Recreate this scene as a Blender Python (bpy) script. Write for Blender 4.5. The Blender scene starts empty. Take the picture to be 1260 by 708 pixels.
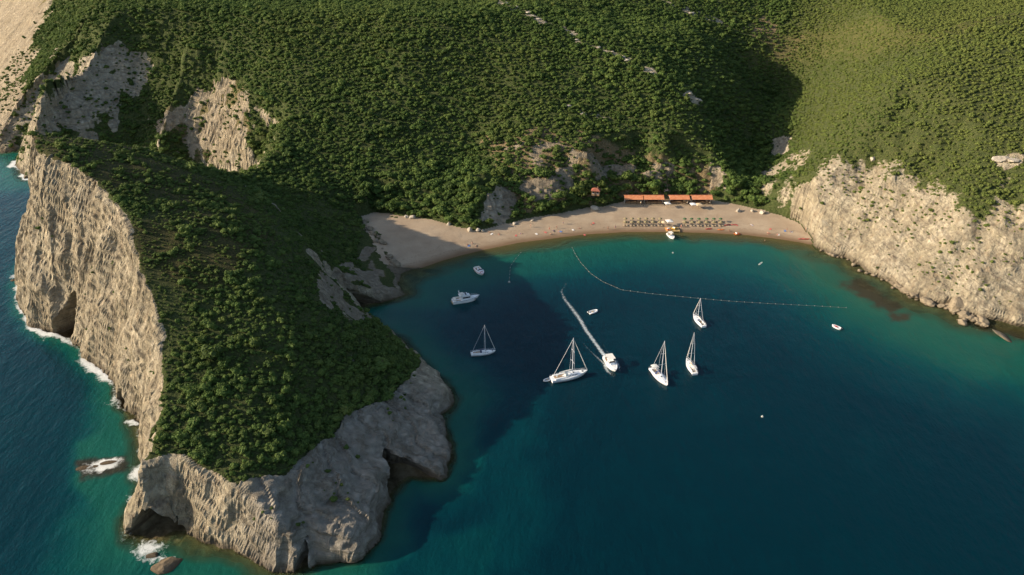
import bpy, bmesh, math, random
import numpy as np
from mathutils import Vector, Matrix
R = math.radians
rng = np.random.default_rng(7)
random.seed(7)
SC = bpy.context.scene
COL = SC.collection

# ------------------------------------------------------------------ camera, sky, sun, exposure
CAM_H, PITCH, FPX = 153.0, R(28.7), 989.0          # focal length in photograph pixels (1260 wide)
cam_d = bpy.data.cameras.new('camera'); cam = bpy.data.objects.new('camera', cam_d); COL.objects.link(cam)
cam.location = (0, 0, CAM_H); cam.rotation_euler = (math.pi/2 - PITCH, 0, 0)
cam_d.sensor_width = 36; cam_d.lens = 36*FPX/1260; cam_d.clip_start = 1; cam_d.clip_end = 20000
SC.camera = cam
SUN_EL, SUN_AZ = R(20.5), R(-93)                   # azimuth measured from +Y towards +X: the sun stands on the left
world = bpy.data.worlds.new('World'); SC.world = world; world.use_nodes = True
nt = world.node_tree; bg = nt.nodes['Background']
sky = nt.nodes.new('ShaderNodeTexSky'); sky.sky_type = 'NISHITA'; sky.sun_disc = False
sky.sun_elevation = SUN_EL; sky.sun_rotation = SUN_AZ; sky.air_density = 1.0; sky.dust_density = 1.5
nt.links.new(sky.outputs[0], bg.inputs[0]); bg.inputs[1].default_value = 0.105
sun_d = bpy.data.lights.new('sun', 'SUN'); sun_d.energy = 4.7; sun_d.angle = R(0.5); sun_d.color = (1.0, 0.85, 0.66)
sun = bpy.data.objects.new('sun', sun_d); COL.objects.link(sun)
sdir = Vector((math.sin(SUN_AZ)*math.cos(SUN_EL), math.cos(SUN_AZ)*math.cos(SUN_EL), math.sin(SUN_EL)))
sun.rotation_euler = sdir.to_track_quat('Z', 'Y').to_euler(); sun.location = sdir*600
SC.view_settings.view_transform = 'Standard'; SC.view_settings.look = 'None'
SC.view_settings.exposure = 0.88; SC.view_settings.gamma = 1.0

# ------------------------------------------------------------------ where a picture point lies in the place
CP, SP = math.cos(PITCH), math.sin(PITCH)
def ray(px, py):
    u = (px-630)/FPX; v = (py-354)/FPX
    return np.array([u, CP-SP*v, -SP-CP*v])
def U(px, py, z=0.0):
    d = ray(px, py); t = (z-CAM_H)/d[2]
    return np.array([d[0]*t, d[1]*t, z])
def UY(px, py, Y):
    d = ray(px, py); t = Y/d[1]
    return np.array([d[0]*t, Y, CAM_H+d[2]*t])
def zat(py, Y):
    d = ray(630, py); return CAM_H + d[2]*Y/d[1]
def proj(P):
    P = np.asarray(P, float); X, Y, Z = P[..., 0], P[..., 1], P[..., 2]-CAM_H
    f = Y*CP - Z*SP; f = np.where(f < 1, 1, f); up = Y*SP + Z*CP
    return 630+FPX*X/f, 354-FPX*up/f, f

# ------------------------------------------------------------------ noise
def _h(ix, iy, iz, seed):
    n = (ix*374761393 + iy*668265263 + iz*2147483647 + seed*1274126177) & 0xffffffff
    n = ((n ^ (n >> 13))*1274126177) & 0xffffffff
    n = ((n ^ (n >> 16))*2246822519) & 0xffffffff
    return ((n ^ (n >> 15)) & 0xffffff)/float(0xffffff)
def vnoise(x, y, z=None, seed=0):
    x = np.asarray(x, float); y = np.asarray(y, float)
    z = np.zeros_like(x) if z is None else np.asarray(z, float)
    xi, yi, zi = np.floor(x), np.floor(y), np.floor(z)
    xf, yf, zf = x-xi, y-yi, z-zi
    xi, yi, zi = xi.astype(np.int64), yi.astype(np.int64), zi.astype(np.int64)
    s = lambda t: t*t*t*(t*(t*6-15)+10)
    a, b, c = s(xf), s(yf), s(zf)
    L = lambda p, q, t: p+(q-p)*t
    v = L(L(L(_h(xi, yi, zi, seed), _h(xi+1, yi, zi, seed), a), L(_h(xi, yi+1, zi, seed), _h(xi+1, yi+1, zi, seed), a), b),
          L(L(_h(xi, yi, zi+1, seed), _h(xi+1, yi, zi+1, seed), a), L(_h(xi, yi+1, zi+1, seed), _h(xi+1, yi+1, zi+1, seed), a), b), c)
    return v*2-1
def fbm(x, y, z=None, oct=4, seed=0, gain=.5):
    r = 0; a = 1; n = 0; f = 1
    for k in range(oct):
        r = r + a*vnoise(x*f+13.7*k, y*f-7.1*k, None if z is None else z*f+3.3*k, seed+k); n += a; a *= gain; f *= 2.03
    return r/n
def sstep(a, b, x):
    t = np.clip((x-a)/(b-a), 0, 1); return t*t*(3-2*t)
def inpoly(x, y, poly):
    r = np.zeros(x.shape, bool); n = len(poly)
    for i in range(n):
        x0, y0 = poly[i][0], poly[i][1]; x1, y1 = poly[(i+1) % n][0], poly[(i+1) % n][1]
        if y0 == y1: continue
        c = ((y0 > y) != (y1 > y)) & (x < (x1-x0)*(y-y0)/(y1-y0)+x0)
        r ^= c
    return r
def segdist(x, y, pts, closed=False):
    """distance to a polyline, and the fractional index of the nearest point"""
    best = np.full(x.shape, 1e9); par = np.zeros(x.shape)
    n = len(pts)
    for i in range(n if closed else n-1):
        x0, y0 = pts[i][0], pts[i][1]; x1, y1 = pts[(i+1) % n][0], pts[(i+1) % n][1]
        dx, dy = x1-x0, y1-y0; L2 = dx*dx+dy*dy+1e-9
        t = np.clip(((x-x0)*dx+(y-y0)*dy)/L2, 0, 1)
        d = np.hypot(x-x0-t*dx, y-y0-t*dy); m = d < best
        best = np.where(m, d, best); par = np.where(m, i+t, par)
    return best, par

# ------------------------------------------------------------------ coastline (x, y, cliff steepness, sea floor slope)
def P(px, py, s, f=.35): q = U(px, py); return (q[0], q[1], s, f)
COAST = [
 (-3000, 700, .6, .2), (-900, 1500, .8, .2), (-470, 700, .9, .3), (-355, 540, .9, .3), (-322, 470, .9, .3), (-306, 446, .9, .3), P(0, 188, .9), P(22, 184, .8), (-278, 442, 1.2, .3), (-272, 420, 2.0, .3),
 (-257, 399, 1.9, .3), (-240, 404, 1.5, .3), (-222, 418, 1.25, .3), (-210, 425, 1.1, .3), (-199, 408, .85, .3), (-190, 404, .8, .3), (-182, 408, .9, .3), (-175, 418, 1.3, .3), (-168, 416, 1.6, .3), (-161, 408, 1.7, .3),
 (-151, 400, 1.9, .3), (-138, 390, 1.5, .3), (-131, 370, 1.6, .3), (-137, 350, 1.6, .3), (-152, 332, 1.8, .3), (-178, 314, 2.4, .3), (-197, 300, 3.2, .3),
 P(24, 352, 3.4, 1.2), P(28, 378, 3.0, 1.2), P(40, 400, 2.7, 1.1), P(68, 409, 2.6, 1), P(98, 419, 2.6, 1), P(116, 441, 2.6, 1), P(138, 470, 2.7, .9), P(150, 502, 2.6, .6),
 P(172, 528, 2.6, .3), P(180, 560, 2.5, .25), P(178, 600, 2.5, .3), P(155, 640, 2.4, .6), P(156, 664, 2.4, .3), P(185, 668, 2.6, .3), P(215, 652, 2.6, .25), P(258, 672, 2.4, .2),
 P(300, 688, 2.4, .3), P(345, 706, 2.4, .45), P(375, 703, 2.2, .55), P(396, 690, 2.2, .6), P(440, 686, 2.0, .7), P(472, 656, 2.0, .75), P(482, 612, 2.2, .75), P(498, 588, 2.0, .7),
 P(542, 592, 2.0, .7), P(551, 570, 1.8, .7), P(546, 535, 1.6, .6), P(544, 508, 1.5, .4), P(558, 496, .8, .4), P(550, 480, 1.3, .4), P(512, 442, 1.8, .4), P(478, 408, 1.9, .4),
 P(448, 392, 2.0, .4), P(436, 380, 2.0, .4), P(462, 372, 1.6, .35), P(500, 362, .8, .2), P(488, 350, .9, .15), P(496, 338, .5, .08), P(528, 327, 9, .15), P(545, 321, 9, .15), P(570, 314, 9, .15), P(600, 307, 9, .15),
 P(640, 299, 9, .15), P(680, 294, 9, .15), P(720, 289, 9, .15), P(770, 286, 9, .15), P(820, 286, 9, .15), P(870, 287, 9, .15), P(920, 290, 9, .15), P(960, 295, 9, .13),
 P(998, 301, 4, .12), P(1020, 310, 1.3, .11), P(1045, 317, 1.3, .11), P(1062, 332, 1.3, .10), P(1095, 346, 1.3, .10), P(1118, 364, 1.3, .09), P(1160, 375, 1.3, .1), P(1186, 387, 1.4, .1),
 P(1230, 393, 1.5, .1), P(1265, 402, 1.5, .1), P(1340, 430, 1.4, .1), P(1450, 480, 1.2, .15), (300, 150, 1.2, .2), (420, 40, 1.0, .2), (700, -200, .9, .2), (3000, -600, .6, .2), (3000, 4000, 1, 1), (-3000, 4000, 1, 1)]
NC = len(COAST)
BEACH_BACK = [(443, 266), (462, 262), (490, 266), (530, 271), (560, 279), (590, 283), (620, 275), (655, 267), (690, 262), (720, 256), (740, 255), (765, 249), (800, 247), (880, 247), (905, 252), (930, 257), (960, 263), (985, 272), (1001, 288), (1001, 301)]
BEACH_FRONT = [(975, 306), (920, 300), (820, 296), (720, 299), (640, 309), (570, 324), (535, 336), (500, 342), (480, 332)]
BEACH = [tuple(U(px, py, 2.4)[:2]) for px, py in BEACH_BACK] + [tuple(U(px, py, 0)[:2]) for px, py in BEACH_FRONT]

# ------------------------------------------------------------------ plateau: a thin plate spline through measured points
CTRL = []
def C(px, py, z): CTRL.append(tuple(U(px, py, z)))
def W(x, y, z): CTRL.append((x, y, z))
C(35, 163, 61); C(75, 233, 55); C(130, 288, 48); C(185, 348, 39); C(205, 420, 30); C(215, 480, 24); C(205, 530, 20); C(270, 580, 17); C(320, 600, 15)
C(420, 540, 9); C(490, 500, 6.2); C(540, 472, 6); C(490, 437, 8); C(440, 402, 8); C(450, 610, 5.5); C(380, 600, 10.5); C(345, 600, 14); C(400, 640, 7)
W(-105, 225, 42); W(-80, 225, 36); W(-60, 225, 24); W(-78, 190, 27); W(-60, 190, 20.5); W(-47, 190, 12); W(-75, 165, 20); W(-60, 165, 15.5)
W(-130, 260, 50); W(-105, 260, 43); W(-80, 260, 33); W(-62, 255, 17); W(-170, 292, 58); W(-140, 290, 51); W(-110, 285, 41); W(-88, 285, 27); W(-72, 285, 10)
W(-118, 315, 34); W(-105, 325, 21); W(-78, 325, 6); W(-160, 312, 48); W(-112, 350, 18); W(-116, 370, 28); W(-80, 345, 5)
C(285, 105, 40); C(170, 62, 52); C(215, 120, 38); C(65, 60, 54); C(115, 52, 56); C(30, 110, 40); C(60, 0, 75); C(110, 25, 63); C(300, 0, 74); C(150, 0, 75)
W(-279, 450, 14); C(20, 90, 40); C(30, 20, 68); C(5, 5, 70); W(-335, 520, 52); W(-345, 600, 80)
C(450, 150, 31); C(450, 80, 50); C(500, 0, 77); C(350, 180, 24); C(380, 100, 45); C(320, 60, 55); C(500, 60, 58); C(490, 255, 7); C(540, 262, 7); C(480, 215, 16); C(400, 230, 17); C(560, 200, 16); C(560, 120, 38); C(650, 100, 45); C(640, 170, 26)
C(620, 0, 74); C(700, 40, 62); C(775, 75, 52); C(860, 125, 37); C(880, 190, 19); C(760, 140, 34); C(720, 180, 24)
C(842, 42, 58); C(760, 20, 63); C(905, 100, 38); C(945, 190, 9); C(945, 230, 4); C(952, 130, 21); C(963, 85, 35); C(940, 45, 50); C(985, 50, 48); C(1010, 0, 66)
C(1000, 190, 25); C(1100, 205, 35); C(1200, 245, 32); C(1260, 268, 32); C(1100, 100, 58); C(1000, 105, 32); C(1040, 130, 42); C(1040, 60, 50); C(1100, 30, 70)
C(1100, 0, 78); C(1200, 40, 72); C(1260, 0, 84); C(1200, 120, 57); C(1260, 150, 52); C(970, 205, 15)
for q in [(0, 650, 128), (-250, 650, 130), (250, 650, 125), (450, 450, 115), (450, 300, 90), (400, 650, 145), (-420, 600, 80), (-420, 520, 20), (-200, 900, 190), (200, 900, 190), (300, 230, 55), (430, 160, 70), (-520, 560, 18), (-700, 800, 60), (700, 700, 170), (700, 200, 110)]: W(*q)
CT = np.array(CTRL)
def tps_fit(c, lam=18.0):
    n = len(c); s = 100.0; X = c[:, :2]/s
    r2 = ((X[:, None]-X[None])**2).sum(-1); K = .5*r2*np.log(r2+1e-12)
    A = np.zeros((n+3, n+3)); A[:n, :n] = K + np.eye(n)*lam*1e-3; A[:n, n] = 1; A[:n, n+1:] = X; A[n, :n] = 1; A[n+1:, :n] = X.T
    return np.linalg.solve(A, np.r_[c[:, 2], 0, 0, 0]), X, s
TW, TX, TS = tps_fit(CT)
def plateau(x, y):
    x = np.clip(x, -800, 800)/TS; y = np.clip(y, -100, 950)/TS
    r = TW[-3] + TW[-2]*x + TW[-1]*y
    for i in range(len(TX)):
        r2 = (x-TX[i, 0])**2+(y-TX[i, 1])**2
        r += TW[i]*.5*r2*np.log(r2+1e-12)
    return r
def smin(a, b, k):
    h = np.clip(.5+.5*(b-a)/k, 0, 1); return b+(a-b)*h-k*h*(1-h)

# ------------------------------------------------------------------ terrain grid
def lines(spec):
    out = [spec[0][0]]
    for a, b, st in spec:
        n = max(1, int(round((b-a)/st))); out += list(np.linspace(a, b, n+1)[1:])
    return np.array(out)
GX = lines([(-3000, -900, 150), (-900, -440, 23), (-440, -320, 5), (-320, -206, 1.2), (-206, -16, .45), (-16, 130, 1.25), (130, 215, .8), (215, 300, 1.3), (300, 460, 6), (460, 900, 30), (900, 3000, 175)])
GY = lines([(-900, -100, 80), (-100, 90, 12), (90, 134, 2), (134, 312, .45), (312, 372, .8), (372, 560, 1.25), (560, 700, 6), (700, 1000, 20), (1000, 4000, 200)])
NX, NY = len(GX), len(GY)
gx, gy = np.meshgrid(GX, GY); fx, fy = gx.ravel(), gy.ravel()
wx = fx + 2.2*fbm(fx/14, fy/14, oct=3, seed=3) + .9*fbm(fx/4.5, fy/4.5, oct=2, seed=5)
wy = fy + 2.2*fbm(fx/14, fy/14, oct=3, seed=23) + .9*fbm(fx/4.5, fy/4.5, oct=2, seed=25)
cd, cp = segdist(fx, fy, COAST, True)
cdw, cpw = segdist(wx, wy, COAST, True)
land = inpoly(fx, fy, COAST); landw = inpoly(wx, wy, COAST)
ci = np.minimum(cp.astype(int), NC-1); cf = cp-ci
cs = np.array([c[2] for c in COAST]); cfl = np.array([c[3] for c in COAST])
S = cs[ci]*(1-cf)+cs[(ci+1) % NC]*cf; FL = cfl[ci]*(1-cf)+cfl[(ci+1) % NC]*cf
isb = sstep(3.6, 6, S)                                    # beach stretch of the coast: no warp
sd = np.where(land, cd, -cd); sdw = np.where(landw, cdw, -cdw); sd = sd*isb + sdw*(1-isb)
pl = plateau(fx, fy)
_q = U(600, 262, 4); _d = np.hypot((fx-_q[0]+3)/10, (fy-_q[1]-6)/9); pl = pl + 10*sstep(1.3, .3, _d)
pl = pl + 1.6*fbm(fx/30, fy/30, oct=4, seed=40) + np.clip(fy-330, 0, 60)/60*2.5*fbm(fx/45, fy/45, oct=3, seed=44)
jb = sstep(-30, -60, fx); inb = inpoly(fx+jb*9*fbm(fx/7, fy/7, oct=3, seed=55), fy+jb*7*fbm(fx/7, fy/7, oct=3, seed=56), BEACH); bdist, _ = segdist(fx, fy, BEACH, True); bdist = np.maximum(bdist+sstep(0, 12, bdist)*(4.5*fbm(fx/12, fy/12, oct=3, seed=51)+2*fbm(fx/4, fy/4, oct=2, seed=53)), 0); bout = np.where(inb, 0, bdist)
cone = .35 + np.where(S > 8, 30, S)*np.maximum(sd, 0)
cone = np.where(sd > 0, cone - .25*np.clip(cone-8, 0, 40)*(S < 2.0)*.6, cone)
pl = np.where(fy > 325, np.maximum(pl, 3.2+.5*fbm(fx/8, fy/8, seed=47)), np.maximum(pl, 1.5))
tr = sstep(104, 124, fx)*(fy > 60)*(fy < 420)
cone = np.minimum(cone, 70)*(1-tr) + tr*(.5+(.92+.28*fbm(fx/20, fy/20, oct=3, seed=49))*np.maximum(sd, 0)+1.2*sstep(0, 2, sd))
hl = smin(pl, cone, 3.0+7*tr)
bank = 2.3 + (.8 + .4*fbm(fx/22, fy/22, oct=2, seed=50))*np.clip(bout-1.5, 0, 18) + 1.3*np.maximum(bout-19.5, 0) + 1.0*np.maximum(fx-120, 0) + 1.2*np.maximum(-66-fx, 0)
hl = np.where((fy > 300) & (fx > -110) & (fx < 175), smin(hl, bank, 2.0), hl)
hb = np.minimum(.085*np.maximum(sd, 0), 2.5) - .02 + .12*fbm(fx/5, fy/5, oct=3, seed=60)*sstep(2, 10, sd)
hb = smin(hb, np.full_like(hb, 2.45), .5)
H = np.where(inb & (sd > 0), np.minimum(hb, np.maximum(hl, hb)), hl)
kb = sstep(0, 3, bout); H = np.where((bout < 3) & (sd > 0) & (fy > 300) & (fx > -90) & (fx < 150), hb*(1-kb)+np.maximum(hl, 0.3)*kb, H)
wsel = sd < 0
acc = np.zeros(wsel.sum()); wac = np.zeros(wsel.sum()); wxx, wyy = fx[wsel], fy[wsel]
for i in range(NC):
    x0, y0 = COAST[i][:2]; x1, y1 = COAST[(i+1) % NC][:2]
    if max(abs(x0), abs(x1), abs(y0), abs(y1)) > 1000: continue
    L = math.hypot(x1-x0, y1-y0)
    for t in (.17, .5, .83) if L > 6 else (.5,):
        w_ = L/(1 if L <= 6 else 3)/(((wxx-x0-t*(x1-x0))**2+(wyy-y0-t*(y1-y0))**2)+6)**1.6
        acc += w_*math.log(COAST[i][3]*(1-t)+COAST[(i+1) % NC][3]*t); wac += w_
FL[wsel] = np.exp(acc/np.maximum(wac, 1e-12))
shelf = FL*np.maximum(-sd, 0)
dep = np.where(shelf < 5, shelf, 5+(shelf-5)*3.0); dep = np.minimum(dep, 26) + .5*fbm(fx/9, fy/9, oct=3, seed=70)*sstep(0, 6, -sd)
H = np.where(sd > 0, H, -dep-.05)
# ------ picture-measured regions of the land (stored on it as attributes)
def pmask(polys, x, y, soft=None):
    r = np.zeros(x.shape, bool)
    for p in polys: r |= inpoly(x, y, p)
    return r.astype(float)
gyy, gxx = np.gradient(H.reshape(NY, NX), GY, GX); GR = np.hypot(gxx, gyy).ravel()
PX, PY, PF = proj(np.stack([fx, fy, H], 1))
jx = PX + 7*fbm(fx/7, fy/7, oct=3, seed=80); jy = PY + 5*fbm(fx/7, fy/7, oct=3, seed=84)
HEAD = [(-230, 250), (-205, 318), (-150, 345), (-95, 345), (-72, 338), (-55, 318), (-35, 300), (60, 290), (60, 90), (-230, 90)]
isH = inpoly(fx, fy, HEAD)
main = ~isH
ROCKP = [[(893, 28), (935, 30), (985, 42), (978, 70), (960, 74), (925, 52)],
 [(950, 232), (974, 208), (1010, 220), (1045, 208), (1090, 208), (1120, 228), (1150, 240), (1200, 258), (1225, 240), (1275, 250), (1275, 420), (1180, 390), (1100, 355), (1000, 305), (985, 275), (955, 254)],
 [(1220, 190), (1262, 192), (1262, 206), (1236, 210)],
 [(618, 184), (640, 174), (665, 182), (690, 168), (720, 172), (748, 180), (775, 190), (800, 200), (832, 206), (862, 216), (884, 222), (874, 236), (830, 228), (790, 218), (760, 212), (735, 218), (722, 236), (700, 246), (665, 250), (640, 228)],
 [(586, 268), (600, 232), (620, 222), (636, 235), (634, 262), (610, 285)],
 [(18, 175), (30, 120), (66, 78), (70, 66), (110, 70), (130, 60), (166, 58), (170, 70), (160, 95), (146, 135), (130, 172)],
 [(190, 150), (205, 130), (222, 132), (250, 114), (285, 102), (301, 112), (300, 160), (290, 185), (262, 205), (240, 200), (225, 165), (205, 165)],
 [(-30, -20), (62, -5), (40, 60), (22, 150), (18, 192), (-30, 195)], [(870, 200), (890, 205), (892, 235), (876, 240)],
 [(150, 115), (170, 60), (178, 70), (166, 120)], [(944, 178), (968, 172), (972, 184), (950, 190)]]
jx2 = jx + 16*fbm(fx/13, fy/13, oct=4, seed=81); jy2 = jy + 16*fbm(fx/13, fy/13, oct=4, seed=83)
rock_m = pmask(ROCKP[2:3]+ROCKP[4:5]+ROCKP[7:], jx2, jy2)
rock_m = np.maximum(rock_m, pmask(ROCKP[5:7], jx2, jy2)*sstep(-.30, -.02, fbm(fx/12, fy/12, fy*0+H/12, 4, 88)))
rock_m = np.maximum(rock_m, pmask(ROCKP[3:4], jx2, jy2)*sstep(-.12, .12, fbm(fx/11, fy/11, oct=3, seed=87)))
_d, _ = segdist(PX, PY, ROCKP[1], True); _d = np.where(inpoly(PX, PY, ROCKP[1]), -_d, _d)
rock_m = np.maximum(rock_m, sstep(36, -24, _d+38*fbm(fx/12, fy/12, oct=4, seed=82))*(fx > 60))
BARE_SHADE = np.clip(.55*pmask([ROCKP[7]], jx, jy)*(fx < -100) + .5*pmask([ROCKP[6]], jx2, jy2)*(fx < -100) + pmask(ROCKP[:1], jx2, jy2)*(.55+.8*fbm(fx/9, fy/9, oct=3, seed=86)) + .8*pmask([[(600, 165), (690, 160), (790, 185), (890, 215), (880, 250), (700, 250), (620, 265)]], jx2, jy2)*(fy > 330), 0, 1)
rl, _ = segdist(jx, jy, [(612, 3), (640, 12), (690, 35), (715, 50), (742, 62), (776, 76)]); rl2, _ = segdist(jx, jy, [(810, -2), (850, 15), (888, 28)])
rl3, _ = segdist(jx, jy, [(796, 82), (803, 90)]); rl4, _ = segdist(jx, jy, [(845, 114), (862, 126)]); rl5, _ = segdist(jx, jy, [(700, 128), (730, 142), (775, 146)])
rock_m = np.maximum(rock_m, np.maximum.reduce([.85*sstep(3.8, 1.6, rl), .7*sstep(3.5, 1.5, rl2), .9*sstep(4, 2, rl3), .9*sstep(4, 2, rl4), .5*sstep(3, 1, rl5)])*(.55+.9*sstep(-.25, .2, fbm(fx/6, fy/6, oct=3, seed=91))).clip(0, 1))
TIPR = [(296, 592), (350, 585), (400, 540), (436, 505), (480, 490), (505, 462), (530, 440), (610, 490), (610, 600), (480, 720), (330, 720)]
rock_h = np.maximum(pmask([TIPR], jx, jy), 0)
ROCK = np.where(isH, np.maximum(rock_h, sstep(.75, 1.15, GR-.25*sstep(-110, -95, fx)*(fy > 212)+.22*fbm(fx/6, fy/6, seed=90))), np.maximum(rock_m, .9*sstep(1.2, 1.9, GR)*(sd < 22)*((fx < -100) | (fx > 125))))
_s = pmask([[(392, 335), (430, 322), (466, 292), (490, 318), (520, 340), (506, 372), (450, 398), (418, 392), (392, 368)]], jx, jy)*sstep(-.22, .05, fbm(fx/7, fy/7, oct=3, seed=89)); ROCK = np.maximum(ROCK, _s*isH)
ROCK = np.where(H < .9, np.maximum(ROCK, .8), ROCK)
yl, _ = segdist(PX+14*fbm(fx/20, fy/20, seed=94), PY+6*fbm(fx/20, fy/20, seed=95), [(930, 70), (1010, 55), (1100, 38), (1180, 18), (1270, -12)])
YEL = np.where(main & (fx > 60), sstep(34, 6, yl) + .35*sstep(940, 1010, PX)*(.5+.5*fbm(fx/28, fy/28, oct=3, seed=97)), 0); YEL = np.clip(YEL, 0, 1)*.72
gl, _ = segdist(PX+16*fbm(fx/10, fy/10, seed=98), PY+8*fbm(fx/10, fy/10, seed=99), [(60, 175), (140, 200), (210, 225), (300, 280), (250, 330), (190, 300)])
GRA = np.where(isH, np.clip(sstep(50, 12, gl)+.25, 0, 1), .15+.5*YEL)
SAND = (inb | (bout < 1.2)) & (H < 2.9) & (fy > 296) & (fx > -92) & (fx < 150) & (sd > -14)
sandm = np.where(SAND, 1.0, 0.0); ROCK = np.where(SAND & (GR < .5), 0, ROCK)
# ------ cliffs: ribs, ledges, caves
nrm = np.stack([-gxx.ravel(), -gyy.ravel(), np.ones(NX*NY)], 1); nrm /= np.linalg.norm(nrm, axis=1)[:, None]
wst = sstep(.7, 1.5, GR)*np.where(SAND, 0, 1)*(H > -3)
tip_w = np.where(isH, sstep(-95, -60, fx)*sstep(215, 195, fy), 0)
bed = H + .20*fx - .20*fy
led = (np.abs(vnoise(fx/18, fy/18, bed/2.6, 110))-.35)*1.0 + .55*vnoise(fx/9, fy/9, bed/1.1, 111)
rib = fbm(fx/8, fy/8, H/16, 4, 112); big = 1-2*np.abs(vnoise(fx/13, fy/13, H/30, 113)); cr = fbm(fx/3.4, fy/3.4, H/5.0, 3, 114)
sl_ = H+.45*fx-.45*fy
r2 = 1-2*np.abs(fbm(fx/5.2, fy/5.2, sl_/19, 3, 115)); r3 = 1-2*np.abs(fbm(fx/2.1, fy/2.1, sl_/7, 2, 116))
rsp = vnoise(fx/22, fy/22, None, 117)
saw = bed/2.7+.7*fbm(fx/17, fy/17, bed/9, 2, 118); saw = saw-np.floor(saw)
disp = wst*((.42*isH+.5*main)*(saw**1.7-.4) + np.where(isH, .30, .9)*r2*(.7+.6*rsp)+.18*main*r3*(.7-.5*rsp)+1.9*rib+1.2*big*(.4+.6*sstep(1.2, 2, GR))+np.where(isH, .30, .75)*led+np.where(isH, .22, .38)*cr) + ROCK*(1-wst)*(.55*(cr+rib)+.5*r2+.25*r3)*(1-sandm)*(H > 0)
disp += tip_w*ROCK*(1-.6*wst)*(.3*led+.7*((bed/1.9+.5*fbm(fx/11, fy/11, oct=2, seed=119))%1.0-.5))
disp = np.where(H > -.3, disp, 0)*np.where(main & (fx > 100), .62, np.where(main, .8, 1))
BARE_SHADE = np.maximum(BARE_SHADE, .75*_s*isH)  # shade of the cove flank put into its rock as soil brown
VP = np.stack([fx, fy, H], 1) + nrm*disp[:, None]
CAVES = [(U(86, 414), (.55, .83), 6.5, 15.0, 16), (U(196, 655), (.25, .97), 7.5, 8.0, 12), (U(500, 592), (-.75, .66), 7.5, 6.0, 11), (U(440, 382), (-.9, .3), 8.0, 8.0, 12), (U(150, 498), (.8, .6), 4.0, 5.0, 5), (U(372, 704), (.1, 1), 1.8, 6.0, 5)]
for c, n, w, hh, D in CAVES:
    n = np.array(n)/np.hypot(*n); t = np.array([-n[1], n[0]])
    a = (VP[:, 0]-c[0])*n[0]+(VP[:, 1]-c[1])*n[1]; b = (VP[:, 0]-c[0])*t[0]+(VP[:, 1]-c[1])*t[1]
    near = (np.abs(b) < w) & (a > -6) & (a < 14) & (VP[:, 2] > -3)
    arch = hh*(1-(np.abs(b)/w)**1.6) + .8*vnoise(b/2, a/2, None, 120)
    k = np.where(near, sstep(-.3, 1.4, arch-VP[:, 2])*sstep(w, w*.6, np.abs(b)), 0)
    VP[:, 0] += n[0]*D*k; VP[:, 1] += n[1]*D*k
tipk = np.where(isH, tip_w, 0)

# ------------------------------------------------------------------ helpers for objects
def tag(o, label=None, cat=None, group=None, kind=None):
    if label: o['label'] = label
    if cat: o['category'] = cat
    if group: o['group'] = group
    if kind: o['kind'] = kind
    return o
def mesh_np(name, v, f, mat=None, smooth=True, attrs=None):
    me = bpy.data.meshes.new(name); f = np.asarray(f); k = f.shape[1]
    me.vertices.add(len(v)); me.vertices.foreach_set('co', np.asarray(v, np.float32).ravel())
    me.loops.add(f.size); me.loops.foreach_set('vertex_index', f.astype(np.int32).ravel())
    me.polygons.add(len(f)); me.polygons.foreach_set('loop_start', np.arange(0, f.size, k, dtype=np.int32))
    me.polygons.foreach_set('use_smooth', np.full(len(f), smooth))
    for a, (dom, val) in (attrs or {}).items():
        at = me.attributes.new(a, 'FLOAT', dom); at.data.foreach_set('value', np.asarray(val, np.float32))
    me.update(calc_edges=True)
    if mat: me.materials.append(mat)
    return me
def link(name, me, parent=None):
    o = bpy.data.objects.new(name, me); COL.objects.link(o)
    if parent is not None: o.parent = parent
    return o
def empty(name, loc=(0, 0, 0), rz=0):
    o = bpy.data.objects.new(name, None); COL.objects.link(o); o.empty_display_size = .3
    o.location = loc; o.rotation_euler = (0, 0, rz); return o

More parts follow.
